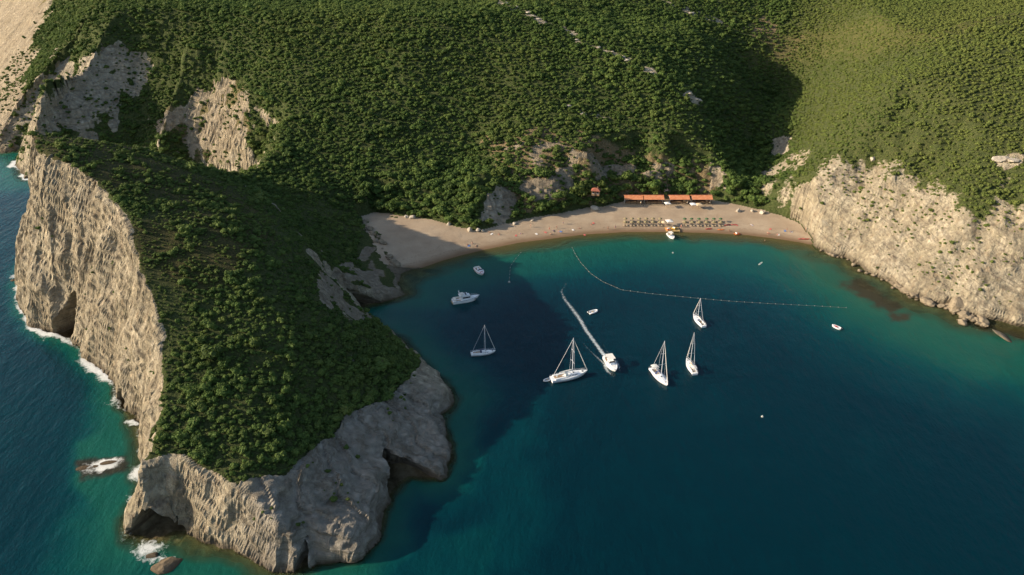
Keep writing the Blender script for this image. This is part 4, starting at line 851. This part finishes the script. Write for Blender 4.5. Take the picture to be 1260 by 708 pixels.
def buoy(px, py, r, label, mat):
    q = U(px, py); t = empty('buoy', (q[0], q[1], 0)); tag(t, label, 'buoy', 'single buoys on the bay')
    MB().lathe([(.1, -.5*r), (.8*r, -.3*r), (r, 0), (.85*r, .5*r), (.3*r, .9*r)], 10).build('float', mat, t, True); MB().tube([(0, 0, .8*r), (0, 0, 1.6*r)], .1*r, 5).build('eye', M['alloy'], t)
buoy(938, 513, .42, 'small white buoy alone on the dark water right of the sailboats', M['float_white'])
buoy(828, 311.5, .42, 'small pale buoy just off the middle of the beach', M['float_white'])
buoy(626.5, 347.5, .5, 'white buoy at the end of the short float line', M['float_white'])
def paddleboard():
    a, b = U(932, 327.5), U(939.5, 321.5); mid = (a+b)/2; az = math.atan2(b[1]-a[1], b[0]-a[0]); t = empty('paddleboard', (mid[0], mid[1], .02), az); tag(t, 'pale green paddleboard floating off the right part of the beach', 'paddleboard')
    rg = [[(x, y*w, z) for y, z in ((1, .04), (.8, .1), (-.8, .1), (-1, .04), (-.7, -.06), (.7, -.06))] for x, w in ((-1.7, .2), (-1.4, .36), (-.3, .42), (.8, .38), (1.5, .2), (1.75, .04))]
    MB().loft(rg).build('board', M['pale_green'], t); MB().box((-.2, 0, .115), (1.6, .55, .02)).build('deck_pad', M['grey_rubber'], t)
paddleboard()

# ------------------------------------------------------------------ the beach: huts, parasols, loungers, people
def beach(px, py):
    z = 1.5
    for _ in range(4): q = U(px, py, z); z = ground(q[0], q[1])
    return q[0], q[1], z
def hut(px0, px1, label, k):
    x0, _, z0 = beach(px0, 252.5); x1, y, z1 = beach(px1, 252.5); w = x1-x0; y = beach(820, 252.5)[1]; z = 2.35; d = 5.0; hh = 2.6
    t = empty('beach_hut', ((x0+x1)/2, y+d/2, z)); tag(t, label, 'beach hut', 'orange roofed huts at the back of the beach')
    MB().box((0, .0, -.25), (w+.4, d+1.0, .6)).build('floor', M['pale_wood'], t)
    m = MB(); m.box((0, d/2-.5, hh/2), (w-.6, .15, hh)); m.build('back_wall', M['wall'], t)
    for sx in (-1, 1): MB().box((sx*(w/2-.35), .6, hh/2), (.12, d-2.4, hh)).build('side_wall', M['wall'], t)
    m = MB(); m.box((0, -d/2+1.4, .55), (w-2.2, .5, 1.1)); m.build('counter', M['wood'], t)
    m = MB(); m.box((0, d/2-1.6, 1.1), (w*.5, .7, 2.0)); m.build('shelf', M['dark_wood'], t)
    n = 4
    for i in range(n): MB().box((-w/2+.3+i*(w-.6)/(n-1), -d/2+.35, hh/2), (.16, .16, hh)).build('post', M['dark_wood'], t)
    rise = 1.25; ov = .35; e = d/2+.25
    def slab(y0, zz0, y1, zz1):
        return MB().loft([[(-w/2-ov+.2, y0, zz0), (w/2+ov-.2, y0, zz0), (w/2+ov-.2, y1, zz1), (-w/2-ov+.2, y1, zz1)], [(-w/2-ov+.2, y0, zz0+.14), (w/2+ov-.2, y0, zz0+.14), (w/2+ov-.2, y1, zz1+.14), (-w/2-ov+.2, y1, zz1+.14)]])
    rf = slab(-e, hh, 0.0, hh+rise).build('roof', M_roof, t); slab(0.01, hh+rise, e, hh).build('rear_slope', M_roof, rf)
    MB().tube([(-w/2-ov+.2, 0, hh+rise+.16), (w/2+ov-.2, 0, hh+rise+.16)], .13, 6).build('ridge_cap', M_roof2, rf)
    MB().box((0, -e+.02, hh+.02), (w+.2, .05, .22)).build('gutter_board', M['dark_wood'], rf)
hut(768.5, 790.5, 'leftmost orange roofed beach hut', 0); hut(792.5, 816.5, 'orange roofed hut left of the gap with the pale parasol', 1); hut(824, 848, 'orange roofed hut right of the gap behind the beach', 2); hut(851.5, 876, 'rightmost orange roofed beach hut', 3)
def house(px, py, w, d, hh, rz, roof, wall, label, rise=1.6):
    x, y, z = U(px, py, 6.0); z = max(ground(x, y), 2.3); q = U(px, py, z); t = empty('house', (q[0], q[1], z-.3), rz); tag(t, label, 'house', 'small roofs among the trees')
    MB().box((0, 0, hh/2), (w, d, hh)).build('wall', wall, t)
    e = .4; R_ = [(-w/2-e, -d/2-e, hh+.003), (w/2+e, -d/2-e, hh+.003), (w/2+e, d/2+e, hh+.003), (-w/2-e, d/2+e, hh+.003)]
    r = MB().add(R_+[(-w/2+d/2.4, 0, hh+rise), (w/2-d/2.4, 0, hh+rise)], [[0, 1, 5, 4], [1, 2, 5], [2, 3, 4, 5], [3, 0, 4], [3, 2, 1, 0]]).build('roof', roof, t)
    MB().box((w*.2, d*.1, hh+rise), (.5, .5, .9)).build('chimney', wall, r)
    dr = MB().box((0, -d/2-.03, 1.05), (.95, .08, 2.0)).build('door', M['dark_wood'], t); MB().box((.35, -d/2-.09, 1.0), (.06, .05, .16)).build('handle', M['alloy'], dr)
    for sx in (-.3, .3): wn = MB().box((sx*w, -d/2-.02, 1.6), (.9, .06, 1.0)).build('window', M['dark_glass'], t); MB().box((sx*w, -d/2-.07, 1.06), (1.1, .12, .08)).build('sill', M['white'], wn)
house(743, 247, 6.0, 4.2, 2.4, .15, M_roof2, M['wood'], 'small house with dull red roof among trees left of the orange huts')
house(733, 239, 3.6, 3.0, 2.4, -.2, M_roof2, M['wood'], 'tiny red roofed shed half hidden in the trees', 1.1)
house(817, 241, 3.4, 3.2, 3.4, .6, roof_mat('pale_orange_roofing', (.70, .36, .24), (.76, .45, .33)), M['wall'], 'small pale orange roof sticking up behind the gap between the huts', 1.3)

def parasol(x, y, z, mat, label, group, h=2.3, r=1.25, n=8, square=False):
    t = empty('parasol', (x, y, z), 0 if not square else .2); tag(t, label, 'parasol', group)
    MB().tube([(0, 0, -.3), (0, 0, h+.1)], .05, 6).build('pole', M['wood'], t)
    m = MB(); m.lathe([(r, h-.42), (r*1.0, h-.52), (r*.98, h-.50), (r*.96, h-.42), (r*.5, h-.17), (.06, h-.02), (.06, h+.04), (r*.5, h-.12)], 4 if square else n); m.f = m.f[:-1]
    V = []; F = []; k = 4 if square else n; of = math.pi/4 if square else 0
    prof = [(.04, h+.05), (r*.5, h-.13), (r, h-.42), (r*1.01, h-.58)]
    mm = MB()
    for rr, zz in prof:
        for i in range(k): V.append((rr*math.cos(of+i*2*math.pi/k), rr*math.sin(of+i*2*math.pi/k), zz))
    for j in range(3):
        for i in range(k): F.append([j*k+i, j*k+(i+1) % k, (j+1)*k+(i+1) % k, (j+1)*k+i])
    mm.add(V, F).build('canopy', mat, t); return t
def lounger(x, y, z, rz, mat):
    t = empty('sun_lounger', (x, y, z), rz)
    f = MB(); f.box((0, 0, .28), (.66, 1.9, .07)); f.build('frame', M['pale_wood'], t)
    MB().box((0, -.28, .35), (.6, 1.25, .08)).build('mattress', mat, t)
    MB().loft([[(-.3, .35, .34), (.3, .35, .34), (.3, .92, .72), (-.3, .92, .72)], [(-.3, .31, .41), (.3, .31, .41), (.3, .88, .79), (-.3, .88, .79)]]).build('backrest', mat, t)
    lg = None
    for sx in (-.28, .28):
        for sy in (-.8, .8):
            if lg is None: lg = MB().box((0, 0, 0), (.06, .06, .3)).build('leg', M['pale_wood'], t); b = lg
            else: b = link('leg', lg.data, t)
            b.location = (sx, sy, .12)
    return t
pa0 = ln0 = None
UMB = [(x, 273.2, 'back', 'left') for x in (769.5, 778, 786.5, 795, 803.5, 812)]+[(x, 277.2, 'front', 'left') for x in (769, 777.5, 786, 794.5, 803, 811.5)]+[(x, 273.4, 'back', 'right') for x in (842, 851, 860, 869, 878, 886.5)]+[(x, 277.4, 'front', 'right') for x in (842.5, 851.5, 860.5, 869.5, 878.5, 887)]
ordn = ['first', 'second', 'third', 'fourth', 'fifth', 'sixth']
for i, (px, py, row, side) in enumerate(UMB):
    px += random.uniform(-.5, .5); x, y, z = beach(px, py); n_ = ordn[i % 6]
    mat = M['green_cloth'] if (side == 'right' and row == 'back') else M['straw']; tone = 'green' if mat is M['green_cloth'] else 'straw coloured'
    lab = f'{n_} {tone} parasol from the left, {row} row of the {side} beach block'
    if pa0 is None: pa0 = parasol(x, y, z, M['straw'], lab, 'parasols in rows on the beach', 2.1, .92); o = pa0
    else:
        o = copy_tree(pa0); o.location = (x, y, z); o['label'] = lab
        if mat is M['green_cloth']:
            c = [q for q in o.children if q.name.startswith('canopy')][0]; c.data = c.data.copy(); c.data.materials[0] = mat
    o.rotation_euler.z = random.uniform(0, .7)
    for sx in (-1, 1):
        lx, ly = x+sx*.62, y-.55+random.uniform(-.15, .15); rz = random.uniform(-.12, .12)
        if ln0 is None: l = ln0 = lounger(lx, ly, z, rz, M['cushion'])
        else: l = copy_tree(ln0); l.location = (lx, ly, ground(lx, ly)); l.rotation_euler.z = rz
        tag(l, f'{"left" if sx < 0 else "right"} sun lounger under the {n_} {row} row parasol of the {side} block', 'sun lounger', 'sun loungers under the beach parasols')
for px, py, mat, r, lab in [(821, 255.5, 'canvas', 1.9, 'large pale square parasol in the gap between the huts'), (852.5, 256.5, 'white', 1.9, 'large white square parasol before the right huts'), (859.5, 257, 'tan_canvas', 2.2, 'large faded tan parasol beside the white square one'), (823.2, 277.5, 'canvas', 2.1, 'large cream parasol between the two blocks of loungers'), (816.5, 279, 'tan_canvas', 1.3, 'small pinkish tan parasol beside the large cream one')]:
    x, y, z = beach(px, py); parasol(x, y, z, M[mat], lab, 'large parasols on the beach', 2.7, r, 8, r > 1.5)
def deck_():
    x, y, z = beach(827, 283.5); t = empty('beach_deck', (x, y, z)); tag(t, 'yellowish wooden deck at the water edge in the middle of the beach', 'wooden deck')
    pm = None
    for i in range(12):
        ob = MB().box((0, 0, 0), (.48, 4.6, .07)).build('plank', M['yellow_wood'], t) if pm is None else link('plank', pm, t)
        pm = ob.data; ob.location = (-2.9+i*.53, 0, .42+.004*(i % 3))
    fr = MB(); fr.box((0, -1.8, .22), (6.2, .16, .32)); fr.box((0, 1.8, .22), (6.2, .16, .32)); fr.build('frame', M['wood'], t)
    for sx in (-2.8, 2.8):
        for sy in (-2, 2): MB().box((sx, sy, -.1), (.18, .18, 1.0)).build('post', M['wood'], t)
M['yellow_wood'] = plain('yellow_wood', (.46, .31, .12), .8)
deck_()
def pedalo(px, py, rz, label, mat):
    x, y, z = beach(px, py); t = empty('pedal_boat', (x, y, z+.75 if 820 < px < 833 else z+.25), rz); tag(t, label, 'pedal boat', 'pedal boats on the beach')
    for sy in (-.55, .55): MB().loft([[(xx, sy+yy*w, zz*w) for yy, zz in ((.26, .1), (.2, .26), (-.2, .26), (-.26, .1), (0, -.2))] for xx, w in ((-1.4, .6), (-.9, 1), (.7, 1), (1.3, .6), (1.6, .15))]).build('float', mat, t)
    MB().box((0, 0, .3), (1.7, 1.3, .1)).build('platform', mat, t); s = MB(); s.box((-.45, .3, .55), (.45, .5, .4)); s.box((-.45, -.3, .55), (.45, .5, .4)); s.build('seat', M['white'], t)
pedalo(829.5, 283, .9, 'yellow pedal boat lying on the wooden deck', M['yellow']); pedalo(821.5, 284, 1.8, 'orange pedal boat left of the wooden deck', M['orange'])
pedalo(907, 289, .2, 'orange pedal boat at the water edge right of the parasols', M['orange'])
def kayak(px, py, rz, label, mat):
    x, y, z = beach(px, py); t = empty('kayak', (x, y, z+.18), rz); tag(t, label, 'kayak', 'kayaks on the sand')
    MB().loft([[(xx, yy*w, zz*w) for yy, zz in ((.36, .12), (.22, .22), (-.22, .22), (-.36, .12), (-.2, -.18), (.2, -.18))] for xx, w in ((-1.7, .08), (-1.2, .65), (-.3, 1), (.5, 1), (1.3, .6), (1.8, .06))]).build('hull', mat, t)
    MB().box((-.25, 0, .2), (.8, .4, .06)).build('seat', M['engine'], t)
for a in [(986, 294.6, .1, 'pink red kayak near the right end of the beach', M['towel_red']), (992, 294.8, .05, 'dark red kayak at the very right end of the beach', M['red']), (895, 277.5, .2, 'dark red kayak just right of the parasol rows', M['red']), (887, 283.2, 0, 'orange red kayak below the right parasol rows', M['orange']), (872, 282.3, .15, 'red kayak below the middle of the right parasol rows', M['red']), (903, 277.2, .1, 'brown red kayak second right of the parasol rows', M['towel_red'])]: kayak(*a)

# people: one body mesh per pose from a skinned skeleton
def body_mesh(name, J, E, rad, root):
    me = bpy.data.meshes.new(name); me.from_pydata(J, E, []); o = bpy.data.objects.new(name, me); COL.objects.link(o)
    sk = o.modifiers.new('skin', 'SKIN'); 
    for i, r in enumerate(rad): o.data.skin_vertices[0].data[i].radius = (r, r); o.data.skin_vertices[0].data[i].use_root = (i == root)
    su = o.modifiers.new('sub', 'SUBSURF'); su.levels = 1
    dg = bpy.context.evaluated_depsgraph_get(); m = bpy.data.meshes.new_from_object(o.evaluated_get(dg)); bpy.data.objects.remove(o); m.name = name
    for p in m.polygons: p.use_smooth = True
    return m
EB = [(0, 1), (1, 2), (2, 3), (3, 4), (2, 5), (5, 6), (6, 7), (7, 8), (2, 9), (9, 10), (10, 11), (11, 12), (0, 13), (13, 14), (14, 15), (15, 16), (0, 17), (17, 18), (18, 19), (19, 20)]
RB = [.14, .125, .13, .055, .105, .065, .045, .035, .04, .065, .045, .035, .04, .105, .07, .045, .04, .105, .07, .045, .04]
def hand_edges(J, w, dx, side):                      # five short fingers rooted in the palm
    J = list(J); E = []; R_ = []
    return J, E, R_
STAND = [(0, 0, .95), (0, .01, 1.18), (0, 0, 1.40), (0, .0, 1.52), (0, -.01, 1.64), (.19, 0, 1.40), (.26, .02, 1.13), (.25, -.06, .90), (.24, -.09, .81), (-.19, 0, 1.40), (-.27, .02, 1.14), (-.25, -.05, .91), (-.24, -.08, .82), (.10, 0, .86), (.12, -.02, .49), (.12, .02, .08), (.13, -.14, .03), (-.10, 0, .86), (-.13, .04, .49), (-.13, .09, .08), (-.14, -.06, .03)]
LIE = [(0, 0, .16), (0, .24, .15), (0, .47, .16), (0, .58, .17), (0, .70, .20), (.19, .46, .14), (.34, .26, .08), (.30, .02, .06), (.29, -.07, .05), (-.19, .46, .14), (-.36, .62, .08), (-.20, .80, .08), (-.12, .85, .09), (.10, -.1, .14), (.13, -.47, .20), (.13, -.88, .06), (.15, -.94, .14), (-.10, -.1, .14), (-.13, -.48, .14), (-.15, -.9, .06), (-.17, -.96, .14)]
SIT = [(0, 0, .14), (0, .05, .37), (0, .02, .60), (0, .0, .71), (0, -.03, .83), (.19, .02, .60), (.26, .16, .38), (.24, .26, .12), (.24, .30, .06), (-.19, .02, .60), (-.26, -.12, .40), (-.16, -.34, .40), (-.12, -.42, .40), (.10, -.06, .15), (.14, -.40, .42), (.14, -.62, .08), (.15, -.74, .05), (-.10, -.06, .15), (-.15, -.38, .44), (-.15, -.58, .08), (-.16, -.70, .05)]
def full(J):
    J = list(J); E = list(EB); R_ = list(RB)
    for w, el in ((8, 7), (12, 11)):
        d = (Vector(J[w])-Vector(J[el])).normalized(); s_ = d.cross(Vector((0, 1, .2))).normalized()
        for k, (o_, l_) in enumerate(((-.03, .075), (-.01, .09), (.01, .085), (.03, .065))):
            J.append(tuple(Vector(J[w])+d*l_+s_*o_)); E.append((w, len(J)-1)); R_.append(.010)
        J.append(tuple(Vector(J[w])+d*.03+s_*-.065)); E.append((w, len(J)-1)); R_.append(.012)
    return J, E, R_
POSES = {k: (body_mesh('person', *full(v), 0), v) for k, v in dict(standing=STAND, lying=LIE, sitting=SIT).items()}
_bm = {}
def person(px, py, pose, rz, skin, suit, label, in_water=False):
    if in_water: x, y, z = U(px, py); z = -1.0
    else: x, y, z = beach(px, py)
    me0, J = POSES[pose]; key = (pose, skin)
    if key not in _bm: m = me0.copy(); m.materials.clear(); m.materials.append(M[skin]); _bm[key] = m
    t = empty('person', (x, y, z+.01), rz); tag(t, label, 'person', 'people on the beach'); link('body', _bm[key], t)
    hd = Vector(J[4]); up = (hd-Vector(J[3])).normalized()
    MB().lathe([(.03, -.06), (.115, -.03), (.12, .04), (.09, .10), (.02, .125)], 8, hd+Vector((0, .02, .03)) if pose != 'lying' else hd+Vector((0, .05, -.02))).build('hair', M['hair'], t, True)
    p = Vector(J[0]); k = MB()
    for i, j, r0, r1 in ((0, 13, .15, .125), (13, 14, .125, .095), (0, 17, .15, .125), (17, 18, .125, .095)):
        a, b = Vector(J[i]), Vector(J[j]); b = a.lerp(b, .45) if i in (13, 17) else b; k.tube([a, b], [r0, r1], 8)
    k.build('swimwear', M[suit], t, True)
ppl = [(676, 283.5, 'standing', 'skin', 'swim_red'), (681, 284.5, 'lying', 'tan_skin', 'swim_blue'), (685, 281.5, 'standing', 'skin', 'swim_black'), (678, 289, 'sitting', 'skin', 'swim_black'), (687, 287.5, 'standing', 'skin', 'swim_blue'), (693, 276, 'standing', 'tan_skin', 'swim_blue'), (653, 280, 'standing', 'skin', 'swim_black'), (713, 281.5, 'lying', 'tan_skin', 'swim_black'), (728, 277, 'sitting', 'skin', 'swim_red'), (748, 283, 'standing', 'tan_skin', 'swim_black'), (757, 281.5, 'standing', 'skin', 'swim_blue'),
       (602, 286, 'lying', 'tan_skin', 'swim_black'), (614, 289, 'sitting', 'skin', 'swim_red'), (575, 301.5, 'lying', 'tan_skin', 'swim_black'), (581, 300, 'sitting', 'skin', 'swim_blue'), (586, 303, 'lying', 'skin', 'swim_black'), (944, 289.5, 'standing', 'skin', 'swim_black'), (946, 287.5, 'lying', 'tan_skin', 'swim_red'), (968, 285, 'standing', 'tan_skin', 'swim_black'), (973, 286, 'lying', 'skin', 'swim_blue'), (957, 289.5, 'sitting', 'skin', 'swim_red'), (991, 284, 'standing', 'skin', 'swim_black'), (897, 284.6, 'sitting', 'tan_skin', 'swim_black'), (925, 277.5, 'lying', 'skin', 'swim_blue'), (838, 280.5, 'standing', 'skin', 'swim_red'), (641, 288, 'lying', 'skin', 'swim_blue')]
near = lambda px: 'at the left end of the beach' if px < 620 else 'on the lit sand left of the parasols' if px < 765 else 'near the parasols' if px < 900 else 'toward the right end of the beach'
cnt = {}
for i, (px, py, pose, sk, su) in enumerate(ppl):
    sw = {'swim_red': 'red', 'swim_blue': 'blue', 'swim_black': 'black'}[su]; tn = 'tanned ' if sk == 'tan_skin' else ''
    key = f'{tn}person {pose} in {sw} swimwear {near(px)}'; cnt[key] = cnt.get(key, 0)+1
    if cnt[key] > 1: key = key.replace(near(px), 'beside others '+near(px))
    person(px, py, pose, random.uniform(-3, 3), sk, su, key)
person(941, 296.5, 'standing', 1.0, 'skin', 'swim_black', 'person standing waist deep in the water off the right part of the beach', True)
tw = 0
for px, py, col, nm in [(660, 288, 'towel_white', 'white'), (671, 286, 'towel_red', 'red'), (690, 285, 'towel_blue', 'blue'), (719, 289.2, 'towel_red', 'red'), (705, 283, 'towel_white', 'white'), (730, 274.5, 'towel_red', 'red'), (605, 288, 'towel_white', 'white'), (635, 290, 'towel_red', 'red'), (577, 302.5, 'towel_blue', 'blue'), (948, 282, 'towel_red', 'red'), (974, 285.5, 'towel_white', 'white'), (958, 289, 'towel_white', 'white'), (966, 284.2, 'towel_blue', 'blue'), (925, 277, 'towel_white', 'white'), (906, 277, 'towel_red', 'red')]:
    x, y, z = beach(px, py); g = ground
    m = MB(); N_ = 4; V = []
    for i in range(3):
        for j in range(N_): V.append(((i-1)*.45, (j-1.5)*.6, .04+.03*((i+j) % 2)))
    m.loft([V[0:4]+[(a, b, -.03) for a, b, c in V[3::-1]], V[4:8]+[(a, b, -.03) for a, b, c in V[7:3:-1]], V[8:12]+[(a, b, -.03) for a, b, c in V[11:7:-1]]])
    o = m.build('towel', M[col], None); o.location = (x, y, z); o.rotation_euler = (0, 0, random.uniform(-.6, .6)); tw += 1
    tag(o, f'{nm} beach towel spread {near(px)} beside sunbathers' if px not in (730, 905, 906, 635) else f'{nm} beach towel alone {near(px)}', 'towel', 'towels on the sand')

# ------------------------------------------------------------------ rocks
def rock_mat(name, tone):
    n = NB(name); a = n.noise(.8, 6, .65); b = n.noise(4, 4, .6); c = n.ramp(a, [(.3, tuple(.62*q for q in tone)), (.5, tone), (.72, tuple(min(1, 1.25*q) for q in tone))])
    sx = n.node('ShaderNodeSeparateXYZ'); n.ln(n.pos, sx.inputs[0]); w = n.node('ShaderNodeMapRange'); n.ln(n.math('ADD', sx.outputs[2], n.math('MULTIPLY', a, -.8)), w.inputs[0]); w.inputs[1].default_value = -.4; w.inputs[2].default_value = .3; w.inputs[3].default_value = 1; w.inputs[4].default_value = 0
    c = n.mix(n.math('MULTIPLY', w.outputs[0], .8), c, (.07, .05, .03)); return n.done(c, .92, n.bump(n.math('ADD', a, n.math('MULTIPLY', b, .4)), .9, .4), .15)
M_rock = rock_mat('shore_rock', (.25, .20, .135)); M_pale = rock_mat('pale_boulder', (.42, .365, .285)); M_islet = rock_mat('islet_rock', (.15, .115, .075))
I3 = ico(3)
def rock_mesh(seed, flat=.7, mat=None):
    v, f = I3; d = 1+.38*fbm(v[:, 0]*1.1+seed*7, v[:, 1]*1.1, v[:, 2]*1.1, 3, seed)+.10*fbm(v[:, 0]*3+seed, v[:, 1]*3, v[:, 2]*3, 2, seed+9)
    q = v*d[:, None]
    g = np.random.default_rng(seed)
    for k in range(5):
        nn = g.normal(size=3); nn /= np.linalg.norm(nn); c = g.uniform(.55, .85); t = q@nn-c; q = q-np.maximum(t, 0)[:, None]*nn*.92
    return mesh_np('boulder', q*[1, 1, flat], f, mat or M_rock, False)
RM = [rock_mesh(400+k, .6+.08*(k % 4)) for k in range(6)]; RP = [rock_mesh(420+k, .75, M_pale) for k in range(4)]
def boulder(px, py, r, meshes, label, group, z=0.0, squash=None, sink=.25):
    q = U(px, py, z)
    if z > 0: q = np.array(beach(px, py)) if z < 3 else q
    o = link('boulder', meshes[random.randrange(len(meshes))]); o.location = (q[0], q[1], q[2]+r*(.45-sink)); o.rotation_euler = (random.uniform(-.3, .3), random.uniform(-.3, .3), random.uniform(0, 6.28))
    s_ = squash or (random.uniform(.85, 1.25), random.uniform(.85, 1.2), random.uniform(.8, 1.1)); o.scale = tuple(r*k for k in s_); tag(o, label, 'boulder', group); return o
g = np.random.default_rng(77); shore = [(1094, 342), (1102, 350), (1112, 357), (1122, 363), (1135, 367), (1150, 372), (1165, 377), (1178, 384), (1190, 391), (1212, 396)]
lab_sz = lambda r: 'large' if r > 1.6 else ('middling' if r > 1.0 else 'small')
for k in range(120):
    t = g.uniform(0, len(shore)-1.001); i = int(t); f = t-i; px = shore[i][0]*(1-f)+shore[i+1][0]*f+g.normal(0, 1.5); py = shore[i][1]*(1-f)+shore[i+1][1]*f+g.normal(0, 3.2)+1.0
    r = float(np.clip(g.lognormal(-.05, .42), .45, 2.1)); zone = 'at the left of the boulder field' if px < 1130 else 'in the middle of the boulder field' if px < 1165 else 'at the right of the boulder field'
    boulder(px, py, r, RM, f'{lab_sz(r)} brown grey boulder {zone} below the right cliff', f'{lab_sz(r)} boulders {zone} below the right cliff')
boulder(1180, 380, 3.6, RM, 'huge cracked block standing above the boulders at the foot of the right cliff', 'landmark boulders', 0, (1.15, .9, 1.35), .1)
for px, py, r, lb in [(1184, 398, 1.7, 'rounded pale boulder in the shallows left of its neighbour'), (1210, 397, 2.0, 'wide pale boulder in the shallows below the huge block'), (1197, 394, 1.5, 'pale boulder between two others in the shallows')]: boulder(px, py, r, RM, lb, 'landmark boulders')
boulder(1235, 416, 2.6, RM, 'flat brown slab just breaking the water at the far right', 'landmark boulders', 0, (1.5, .8, .3), .3)
for px, py in [(1010, 309), (1018, 312), (1026, 315), (1036, 317.5), (1043, 320), (1050, 327), (1058, 334), (1066, 337), (1008, 305), (1022, 314), (1031, 317), (1075, 340), (1085, 345)]:
    r = float(g.uniform(.6, 1.3)); boulder(px, py, r, RM, f'{"dark small" if r < .95 else "dark stout"} rock at the foot of the cliff by the right end of the beach', f'{"small" if r < .95 else "stout"} rocks by the right end of the beach')
pale = [(732, 258, 2.2, 'big pale boulder left of the huts at the back of the beach'), (507, 263.5, 1.6, 'pale boulder above the left end of the beach'), (578, 281, 1.5, 'pale boulder at the beach back left of the grey rock'), (588, 283.5, 1.3, 'pale boulder second left of the grey rock'), (594, 280.5, 1.0, 'smaller pale boulder wedged before the grey rock'), (938, 262.5, 1.4, 'white boulder at the beach back near the right trees'), (926, 260.5, 1.1, 'low pale rock left of the white boulder'), (908, 260.5, 1.2, 'grey white rock by the mouth of the shaded gully'), (500, 262, 1.0, 'flat pale stone beside the left end trees'), (552, 276.5, 1.1, 'pale stone under the trees left of the grey rock'), (633, 276, 1.1, 'grey stone in the shade right of the grey rock'), (655, 272, .9, 'small grey stone in the shade below the bank')]
for px, py, r, lb in pale: boulder(px, py, r, RP, lb, 'pale boulders along the back of the beach', 2.4)
for k in range(26):
    t = g.uniform(0, 1); px, py = 447+41*t+g.normal(0, 2.2), 272+58*t+g.normal(0, 2.2); r = float(np.clip(g.lognormal(-.25, .45), .35, 1.7))
    boulder(px, py, r, RM, f'{"big" if r > 1 else "little"} grey brown rock where the headland meets the left end of the beach', f'{"big" if r > 1 else "little"} rocks at the left edge of the beach', 2.4)
def outcrop(px, py, z, r, label, sq=(1.5, 1, .6)):
    d = ray(px, py); t = np.arange(200, 800, .8); X_, Y_ = d[0]*t, d[1]*t; hit = np.where(lut(VP[:, 2], X_, Y_) > CAM_H+d[2]*t)[0]
    x, y = (X_[hit[0]], Y_[hit[0]]) if len(hit) else (X_[-1], Y_[-1])
    o = link('rock_outcrop', RP[random.randrange(4)]); o.location = (x, y, ground(x, y)+.1*r); o.scale = (r*sq[0], r*sq[1], r*sq[2]); o.rotation_euler = (0, 0, random.uniform(-.6, .6)); tag(o, label, 'rock', 'pale rocks on the ridge above the bay')
ridge = [(622, 5), (636, 11), (650, 17), (664, 24), (678, 29), (690, 35), (701, 42), (712, 50), (738, 60), (752, 64), (766, 71), (772, 75), (798, 86), (801, 91), (848, 116), (857, 124), (718, 140), (700, 132), (862, 126), (812, 2), (852, 16), (872, 24)]
for i, (px, py) in enumerate(ridge):
    w_ = 'top' if py < 20 else 'upper' if py < 45 else 'middle' if py < 80 else 'lower'
    outcrop(px+random.uniform(-2, 2), py+random.uniform(-1.5, 1.5), 60, random.uniform(.6, 1.5), f'pale rock on the {w_} part of the rocky ridge line across the hill' if px < 800 else 'pale rock poking out of the dark woods right of the ridge line')
outcrop(1073, 197, 35, 1.2, 'white pointed rock at the upper edge of the right cliff', (1, .9, 1.3)); outcrop(1232, 198, 40, 2.3, 'long white rock ledge among bushes on the far right', (2.0, 1.0, .8)); outcrop(1248, 200, 40, 2.0, 'grey white rock beside the long ledge on the far right', (1.6, .9, .6))
for px, py, r, sq, lb in [(112, 574, 3.2, (1.5, .8, .28), 'dark low islet awash with foam off the western cliff'), (135, 569, 2.3, (1.6, .7, .25), 'low rock awash right of the dark islet'), (206, 696, 3.0, (1.2, .9, .5), 'dark rock in the foam before the arch cave'), (188, 684, 1.6, (1.2, .8, .4), 'small wet rock left of the dark rock by the cave'), (17, 345, 1.3, (1.3, .8, .4), 'small rock in the surf at the far left cliff foot')]:
    q = U(px, py); o = link('sea_rock', rock_mesh(int(px), 1.0, M_islet)); o.location = (q[0], q[1], -.22*r if px < 150 and px > 50 else -.2); o.scale = tuple(r*k for k in sq); o.rotation_euler = (0, 0, .3); tag(o, lb, 'rock', 'rocks awash around the headland')
